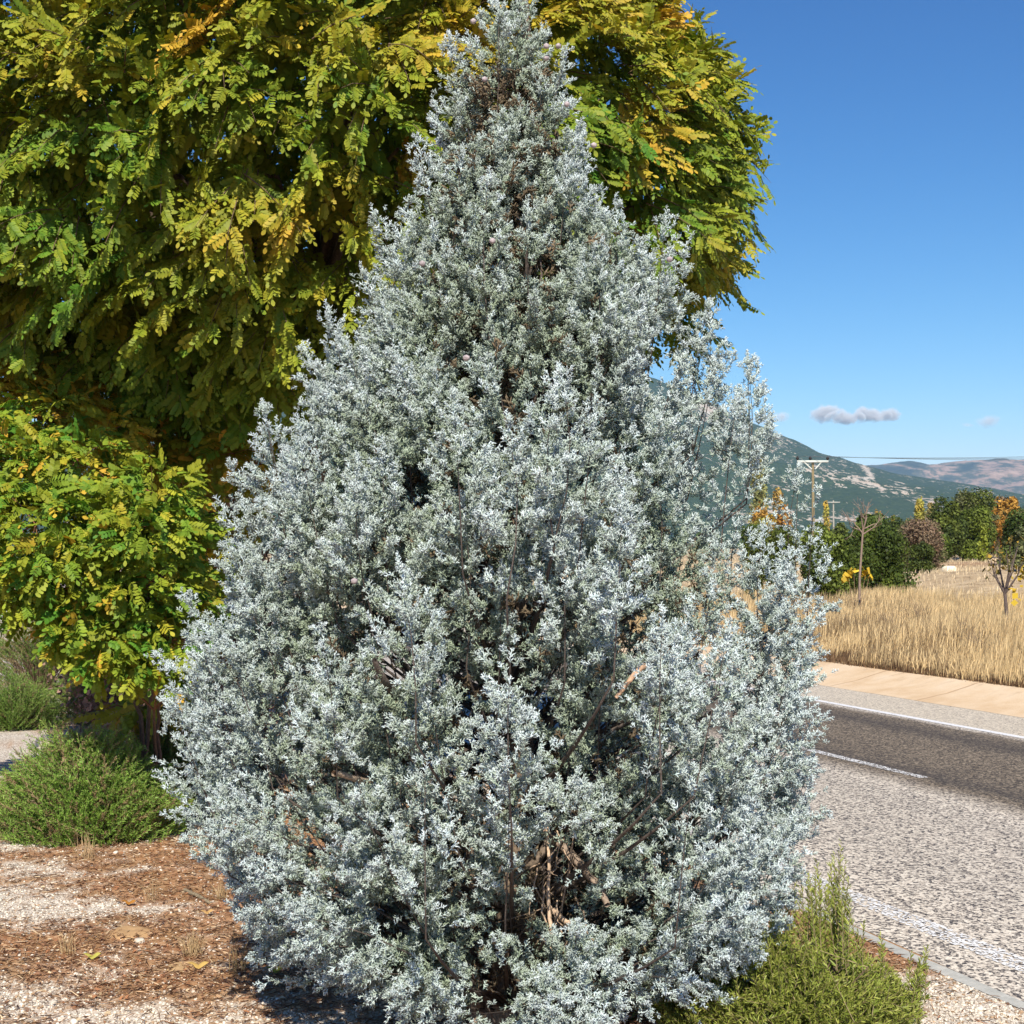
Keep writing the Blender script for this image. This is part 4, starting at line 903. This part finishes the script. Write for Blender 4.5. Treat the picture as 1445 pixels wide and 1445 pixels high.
for e in [(1398, 790), (1408, 772), (1438, 765), (1445, 790), (1420, 775), (1432, 800), (1403, 800)]:
    E_ = at(e[0], e[1], 26+rng.normal(0, .15)); m_ = (tp*.45+E_*.55)+rng.normal(0, .03, 3); q.tube([tp, m_, E_], [.022, .014, .005], (.13, .10, .09), 6); tips_.append(E_); grow(q, m_, norm(E_-tp+rng.normal(0, .3, 3)), .22, .008, 1, rng, (.15, .11, .09), tips_)
q.build('branches', M_bark, root)
leaf_cluster(root, tips_[::2], 6, .075, [(.10, .09, .03), (.20, .15, .04), (.42, .28, .04)], rng, spread=.05)
leaf_cluster(root, [at(1441, 803, 26), at(1446, 808, 26), at(1436, 815, 26), at(1432, 838, 26)], 9, .08, [(.6, .42, .04)], rng, spread=.06)['label'] = 'clump of brighter yellow leaves'
# a few dead weed shrubs standing in the dry grass
for i, (px, py, Y, w_, h_) in enumerate([(1330, 880, 25, .5, .55), (1365, 880, 24, .55, .6), (1255, 870, 28, .45, .5), (1300, 862, 29, .5, .5), (1200, 872, 28, .5, .45), (1385, 890, 23, .45, .45)]):
    x = at(px, py, Y)[0]; z0 = float(terrain(x, Y)); q = QB(); tl = []
    for k in range(34):
        d = norm(np.array([rng.normal(0, .45), rng.normal(0, .45), 1])); grow(q, (x, Y, z0-.03), norm(d*[1.5, 1.5, 1]), h_*.8*(.7+.5*rng.random()), .007, 1, rng, np.array((.25, .18, .12))*(.8+.4*rng.random()), tl)
    tag(q.build('dead_weed', M_bark), ['brown dead weed thicket below the white boulder', 'dark dead weed thicket left of the forked sapling', 'dead weed between the leafless sapling and the boulder, farther back', 'fine dead weed just below the boulder, in the tall grass', 'dead weed thicket left of the leafless sapling trunk', 'lowest dead weed, beside the forked sapling roots'][i], 'weed', 'dead weeds standing in the dry grass')

# ------------------------------------------------------------------ utility poles and wires
Yp = 100.0; pt = at(1147, 650, Yp); zb = float(terrain(pt[0], Yp))
root = empty('utility_pole', (pt[0], Yp, zb), 'wooden utility pole with white crossarm and three black insulators', 'pole')
q = QB(); q.tube([(pt[0], Yp, zb-.2), (pt[0], Yp, (zb+pt[2])/2), (pt[0], Yp, pt[2]+.05)], [.12, .105, .09], (.26, .21, .12), 10); q.build('pole', M_woodp, root)
ca = at(1146, 651.5, Yp); hw = 22/F*Yp
q = QB(); q.box((ca[0], Yp-.2, ca[2]), (hw, .05, .075), (.62, .66, .62))
for sg in (-1, 1): q.tube([(ca[0]+sg*hw*.55, Yp-.21, ca[2]-.05), (pt[0]+sg*.12, Yp-.21, ca[2]-.55)], [.045, .045], (.62, .66, .62), 6)
arm = q.build('crossarm', M_plain, root, False)
ins = []
for px in (1124.5, 1142.5, 1167):
    p = at(px, 650, Yp); p[1] = Yp-.2; q = QB(); zz = ca[2]+.075; q.tube([p*[1, 1, 0]+[0, 0, zz], p*[1, 1, 0]+[0, 0, zz+.06], p*[1, 1, 0]+[0, 0, zz+.08], p*[1, 1, 0]+[0, 0, zz+.2], p*[1, 1, 0]+[0, 0, zz+.22], p*[1, 1, 0]+[0, 0, zz+.3]], [.03, .06, .11, .11, .07, .05], (.025, .02, .02), 9)
    q.build('insulator', M_plain, arm); ins.append(p*[1, 1, 0]+[0, 0, zz+.3])
wm = M_plain
for i, (p, ey) in enumerate(zip(ins, (632.5, 636, 641))):
    e = at(1800, ey-3, 82); t = np.linspace(0, 1, 24)[:, None]; P = p*(1-t)+e*t; P[:, 2] -= (4*t*(1-t)*.35)[:, 0]
    q = QB(); q.tube(P, .013, (.10, .12, .14), 5)
    tag(q.build('power_line', wm), ['topmost thin power wire running right from the utility pole', 'middle thin power wire running right from the utility pole', 'lowest thin power wire running right from the utility pole'][i], 'wire', 'power wires')
pt = at(1176, 706, 170); zb = float(terrain(pt[0], 170)); q = QB(); q.tube([(pt[0], 170, zb-.3), (pt[0], 170, (pt[2]+zb)/2), (pt[0], 170, pt[2])], [.13, .11, .09], (.34, .33, .29), 8)
root = empty('bare_pole', (pt[0], 170, zb), 'plain grey pole far off to the right of the utility pole', 'pole'); q.build('pole', M_woodp, root)
q = QB(); q.box((pt[0], 169.8, pt[2]-.25), (.75, .06, .06), (.45, .45, .42)); q.build('crossarm', M_plain, root, False)

# ------------------------------------------------------------------ mountains
def mountain(name, label, crest, Yc, Y0, Yb, mat, seed, rough, sx_=(-700, 2300), prof=1.25, nx=520, ny=150):
    cp = np.array(crest, float); px = np.linspace(sx_[0], sx_[1], nx); cyv = np.interp(px, cp[:, 0], cp[:, 1])
    t = np.concatenate([np.linspace(0, 1, ny), np.linspace(1.03, 1.6, 14)])
    PX, T = np.meshgrid(px, t, indexing='ij'); CY = np.broadcast_to(cyv[:, None], PX.shape)
    Yv = np.where(T <= 1, Y0+(Yc-Y0)*T, Yc+(Yb-Yc)*(T-1)/.6)
    Xv = (PX-722.5)/F*Yc*(.55+.45*Yv/Yc)
    dl = math.cos(PITCH)*F+0*CY
    b = -(CY-722.5)/F; zc = 2+Yc*(math.sin(PITCH)+b*math.cos(PITCH))/(math.cos(PITCH)-b*math.sin(PITCH))
    z0 = np.where(Y0 < 2000, terrain(Xv, np.full(Xv.shape, float(Y0)))*0+terrain(Xv*0+Y0*.3, Xv*0+Y0), 10)
    h = np.where(T <= 1, np.clip(T, 0, 1)**prof, np.clip(1-(T-1)/.6, 0, 1))
    rid = 1-np.abs(2*fbm(Xv/420, Yv/700, seed, 5)-1); fine = fbm(Xv/60, Yv/60, seed+4, 4)-.5
    amp = rough*np.minimum(np.sin(np.clip(T, 0, 1)*np.pi), 1)
    Z = z0-6+(zc-z0+6)*h+amp*(zc*.35)*(rid-.75)+fine*zc*.035*sm(T, .05, .3)+(fbm(Xv/22, Yv/22, seed+8, 3)-.5)*zc*.012*sm(T, .05, .2)
    # keep everything in front of the crest below its sight line
    lim = (zc-2)/Yc*Yv+2
    Z = np.where(T < .97, np.minimum(Z, lim*.985), Z)
    i = np.arange(PX.size).reshape(PX.shape); q = np.stack([i[:-1, :-1], i[1:, :-1], i[1:, 1:], i[:-1, 1:]], -1).reshape(-1, 4)
    return Xv, Yv, Z, q
crA = [(-700, 700), (-200, 640), (300, 560), (650, 480), (860, 510), (950, 545), (1000, 568), (1025, 580), (1046, 591), (1077, 603), (1123, 622), (1157, 638.5), (1185, 645), (1222, 657), (1262, 668), (1308, 674), (1370, 683), (1410, 692), (1445, 703), (1560, 728), (1800, 755), (2300, 775)]
Xv, Yv, Z, q = mountain('m', '', crA, 3200, 1350, 4300, None, 12, .8)
def rockfield(Xv, Yv, Z, spots):
    ppx, ppy = project(np.stack([Xv, Yv, Z], -1)); r = np.zeros(Xv.shape)
    for (cx, cy_, rx, ry, a, am) in spots:
        ca_, sa_ = math.cos(a), math.sin(a); u = (ppx-cx)*ca_+(ppy-cy_)*sa_; w = -(ppx-cx)*sa_+(ppy-cy_)*ca_
        r = np.maximum(r, am*np.exp(-((u/rx)**2+(w/ry)**2)))
    return r
rk = rockfield(Xv, Yv, Z, [(1226, 668, 16, 4.5, .95, 1.0), (1215, 680, 28, 8, .25, .55), (1240, 688, 12, 4, .8, .8), (1165, 665, 36, 16, .3, .42), (1275, 690, 30, 7, .2, .5), (1310, 706, 22, 7, .3, .6), (1000, 578, 34, 12, .5, 1.0), (1100, 625, 30, 10, .4, .5), (1095, 720, 60, 16, 0, .42), (1180, 733, 60, 5, 0, .6), (1235, 728, 30, 5, 0, .35), (1360, 690, 60, 10, .3, .2), (1090, 680, 30, 22, .3, .4)])
m, nt, out = newmat('mountain_scrub'); v = coords(nt); sep = nt.nodes.new('ShaderNodeSeparateColor'); L(nt, attr(nt), sep.inputs[0])
st = nt.nodes.new('ShaderNodeMapping'); st.inputs['Scale'].default_value = (1, .45, 1.6); L(nt, v, st.inputs[0])
spk = noise(nt, st.outputs[0], .085, 6, .72); big = noise(nt, st.outputs[0], .009, 3, .6)
w = math_(nt, 'ADD', math_(nt, 'ADD', spk, math_(nt, 'MULTIPLY', sep.outputs[0], .27)), math_(nt, 'MULTIPLY', math_(nt, 'SUBTRACT', big, .5), .35))
rockm = ramp(nt, w, [(.625, (0, 0, 0)), (.66, (1, 1, 1))])
gr = ramp(nt, noise(nt, v, .12, 5, .7), [(.3, (.018, .040, .022)), (.6, (.045, .075, .036)), (.8, (.09, .11, .06))])
rc = ramp(nt, noise(nt, v, .03, 4), [(.3, (.48, .36, .27)), (.6, (.54, .48, .40)), (.8, (.60, .57, .52))])
bsdf(nt, out, mixc(nt, rockm, gr, rc), .95, .05, spk, 6, .6)
o = link('mountain', mesh_np('mountain', np.stack([Xv, Yv, Z], -1), q, np.repeat(rk.reshape(-1, 1), 3, 1), True), m); tag(o, 'long scrub covered mountain slope with pale rock outcrops', None, None, 'structure')
crB = [(-700, 740), (900, 720), (1150, 690), (1180, 668), (1222, 657), (1246, 655), (1268, 652), (1286, 650), (1300, 652), (1313, 656), (1326, 655), (1348, 652), (1385, 649), (1413, 646), (1445, 649), (1600, 655), (1900, 690), (2300, 740)]
Xv, Yv, Z, q = mountain('m', '', crB, 6200, 4300, 7800, None, 31, 1.1, prof=1.0)
dk = rockfield(Xv, Yv, Z, [(1255, 668, 45, 11, .1, 1.0), (1290, 655, 25, 6, .2, .8), (1360, 662, 22, 5, -.3, .6)])
m, nt, out = newmat('bare_hills'); v = coords(nt); sep = nt.nodes.new('ShaderNodeSeparateColor'); L(nt, attr(nt), sep.inputs[0])
st = nt.nodes.new('ShaderNodeMapping'); st.inputs['Scale'].default_value = (1, .5, 2); L(nt, v, st.inputs[0])
w = math_(nt, 'ADD', noise(nt, st.outputs[0], .012, 7, .72), math_(nt, 'MULTIPLY', sep.outputs[0], .22))
c = ramp(nt, w, [(.38, (.42, .29, .22)), (.49, (.28, .19, .14)), (.54, (.10, .10, .07)), (.66, (.03, .045, .035))])
bsdf(nt, out, c, .95, .05, noise(nt, v, .02, 5), 15, .8)
o = link('far_hills', mesh_np('far_hills', np.stack([Xv, Yv, Z], -1), q, np.repeat(dk.reshape(-1, 1), 3, 1), True), m); tag(o, 'bare pinkish brown hills rising behind the mountain foot', None, None, 'structure')

# ------------------------------------------------------------------ air
m, nt, out = newmat('thin_haze'); pv = nt.nodes.new('ShaderNodeVolumePrincipled'); pv.inputs['Density'].default_value = .00008; pv.inputs['Color'].default_value = (.42, .68, 1, 1); pv.inputs['Anisotropy'].default_value = .0
L(nt, pv.outputs[0], out.inputs['Volume'])
q = QB(); q.box((0, 0, 330), (10200, 10200, 332.5), (1, 1, 1)); hz = q.build('haze', m, None, False); tag(hz, 'thin blue air over the plain and mountains', 'haze', None, 'stuff')

# ------------------------------------------------------------------ clouds (beyond the haze)
def cloud(label, blobs, Yd, dens, seed):
    import bmesh
    bm = bmesh.new(); sc = Yd/F; c0 = at(blobs[0][0], blobs[0][1], Yd)
    for (px, py, rx, ry) in blobs:
        p = at(px, py, Yd)-c0
        r = bmesh.ops.create_icosphere(bm, subdivisions=3, radius=1)
        for v_ in r['verts']: v_.co = Vector((v_.co.x*rx*sc+p[0], v_.co.y*rx*sc*.8, v_.co.z*ry*sc+p[2]))
    me = bpy.data.meshes.new('cloud'); bm.to_mesh(me); bm.free()
    m, nt, out = newmat('cloud_vapour'); tcn = nt.nodes.new('ShaderNodeTexCoord')
    # density falls off softly inside each puff
    tot = None
    for (px, py, rx, ry) in blobs:
        p = at(px, py, Yd)-c0; mp = nt.nodes.new('ShaderNodeMapping'); mp.vector_type = 'TEXTURE'
        mp.inputs['Location'].default_value = (p[0], 0, p[2]); mp.inputs['Scale'].default_value = (rx*sc, rx*sc*.8, ry*sc)
        L(nt, tcn.outputs['Object'], mp.inputs[0]); ln_ = nt.nodes.new('ShaderNodeVectorMath'); ln_.operation = 'LENGTH'; L(nt, mp.outputs[0], ln_.inputs[0])
        f = math_(nt, 'SUBTRACT', 1.0, ln_.outputs['Value'], True); tot = f if tot is None else math_(nt, 'MAXIMUM', tot, f)
    nz = noise(nt, tcn.outputs['Object'], 1/(16*sc), 5, .65)
    dn = math_(nt, 'MULTIPLY', math_(nt, 'SUBTRACT', math_(nt, 'ADD', tot, math_(nt, 'MULTIPLY', math_(nt, 'SUBTRACT', nz, .5), 1.7)), .22, True), dens)
    vs = nt.nodes.new('ShaderNodeVolumeScatter'); vs.inputs['Color'].default_value = (.98, .985, 1, 1); vs.inputs['Anisotropy'].default_value = -.6; L(nt, dn, vs.inputs['Density']); L(nt, vs.outputs[0], out.inputs['Volume'])
    m.cycles.volume_step_rate = 1.0
    o = link('cloud', me, m); o.location = [float(v_) for v_ in c0]; tag(o, label, 'cloud', 'small clouds over the mountain', None)
    return o
cloud('largest small white cloud, a double puff above the utility pole', [(1165, 583, 28, 16), (1192, 590, 30, 12), (1225, 586, 34, 14), (1255, 584, 22, 12)], 16000, .05, 1)
cloud('thin faint cloud half hidden by the cypress tip', [(1078, 592, 22, 11), (1100, 589, 22, 10)], 16000, .012, 2)
cloud('tiny faint cloud near the right edge of the sky', [(1395, 594, 22, 12), (1366, 600, 12, 5)], 16000, .014, 3)

# ------------------------------------------------------------------ light, sky, camera
SUN_EL, SUN_AZ = 43.0, 180.0         # azimuth clockwise from +Y (the view direction): straight behind us
sl = bpy.data.lights.new('sun', 'SUN'); sl.energy = 5.0; sl.angle = R(.5); sl.color = (1, .92, .78)
so = bpy.data.objects.new('sun', sl); C.objects.link(so)
dv = Vector((math.sin(R(SUN_AZ))*math.cos(R(SUN_EL)), math.cos(R(SUN_AZ))*math.cos(R(SUN_EL)), math.sin(R(SUN_EL))))
so.rotation_euler = dv.to_track_quat('Z', 'Y').to_euler()
w = bpy.data.worlds.new('World'); bpy.context.scene.world = w; w.use_nodes = True; nt = w.node_tree
bg = nt.nodes['Background']; sky = nt.nodes.new('ShaderNodeTexSky'); sky.sky_type = 'NISHITA'; sky.sun_disc = False
sky.sun_elevation = R(SUN_EL); sky.sun_rotation = R(SUN_AZ); sky.altitude = 900; sky.air_density = 1.0; sky.dust_density = .15; sky.ozone_density = 3.0
sp_ = nt.nodes.new('ShaderNodeSeparateColor'); cb_ = nt.nodes.new('ShaderNodeCombineColor'); nt.links.new(sky.outputs[0], sp_.inputs[0])
for ch, (g_, k_) in enumerate([(2.2, 1.42), (1.52, 1.02), (1.15, 1.0)]):      # clear, deep autumn blue
    x_ = math_(nt, 'MULTIPLY', sp_.outputs[ch], .132); x_ = math_(nt, 'POWER', x_, g_); nt.links.new(math_(nt, 'MULTIPLY', x_, k_/.132), cb_.inputs[ch])
nt.links.new(cb_.outputs[0], bg.inputs[0]); bg.inputs[1].default_value = .10
cam = bpy.data.cameras.new('camera'); co_ = bpy.data.objects.new('camera', cam); C.objects.link(co_)
cam.sensor_width = 36; cam.lens = F/1445*36; cam.clip_start = .1; cam.clip_end = 40000
co_.location = (0, 0, 2); co_.rotation_euler = (R(90)+PITCH, 0, 0); bpy.context.scene.camera = co_
sc = bpy.context.scene
sc.view_settings.view_transform = 'Standard'; sc.view_settings.look = 'None'; sc.view_settings.exposure = .45; sc.view_settings.gamma = 1
sc.render.engine = 'CYCLES'
sc.cycles.volume_bounces = 1; sc.cycles.max_bounces = 5; sc.cycles.diffuse_bounces = 3; sc.cycles.glossy_bounces = 1; sc.cycles.transparent_max_bounces = 8
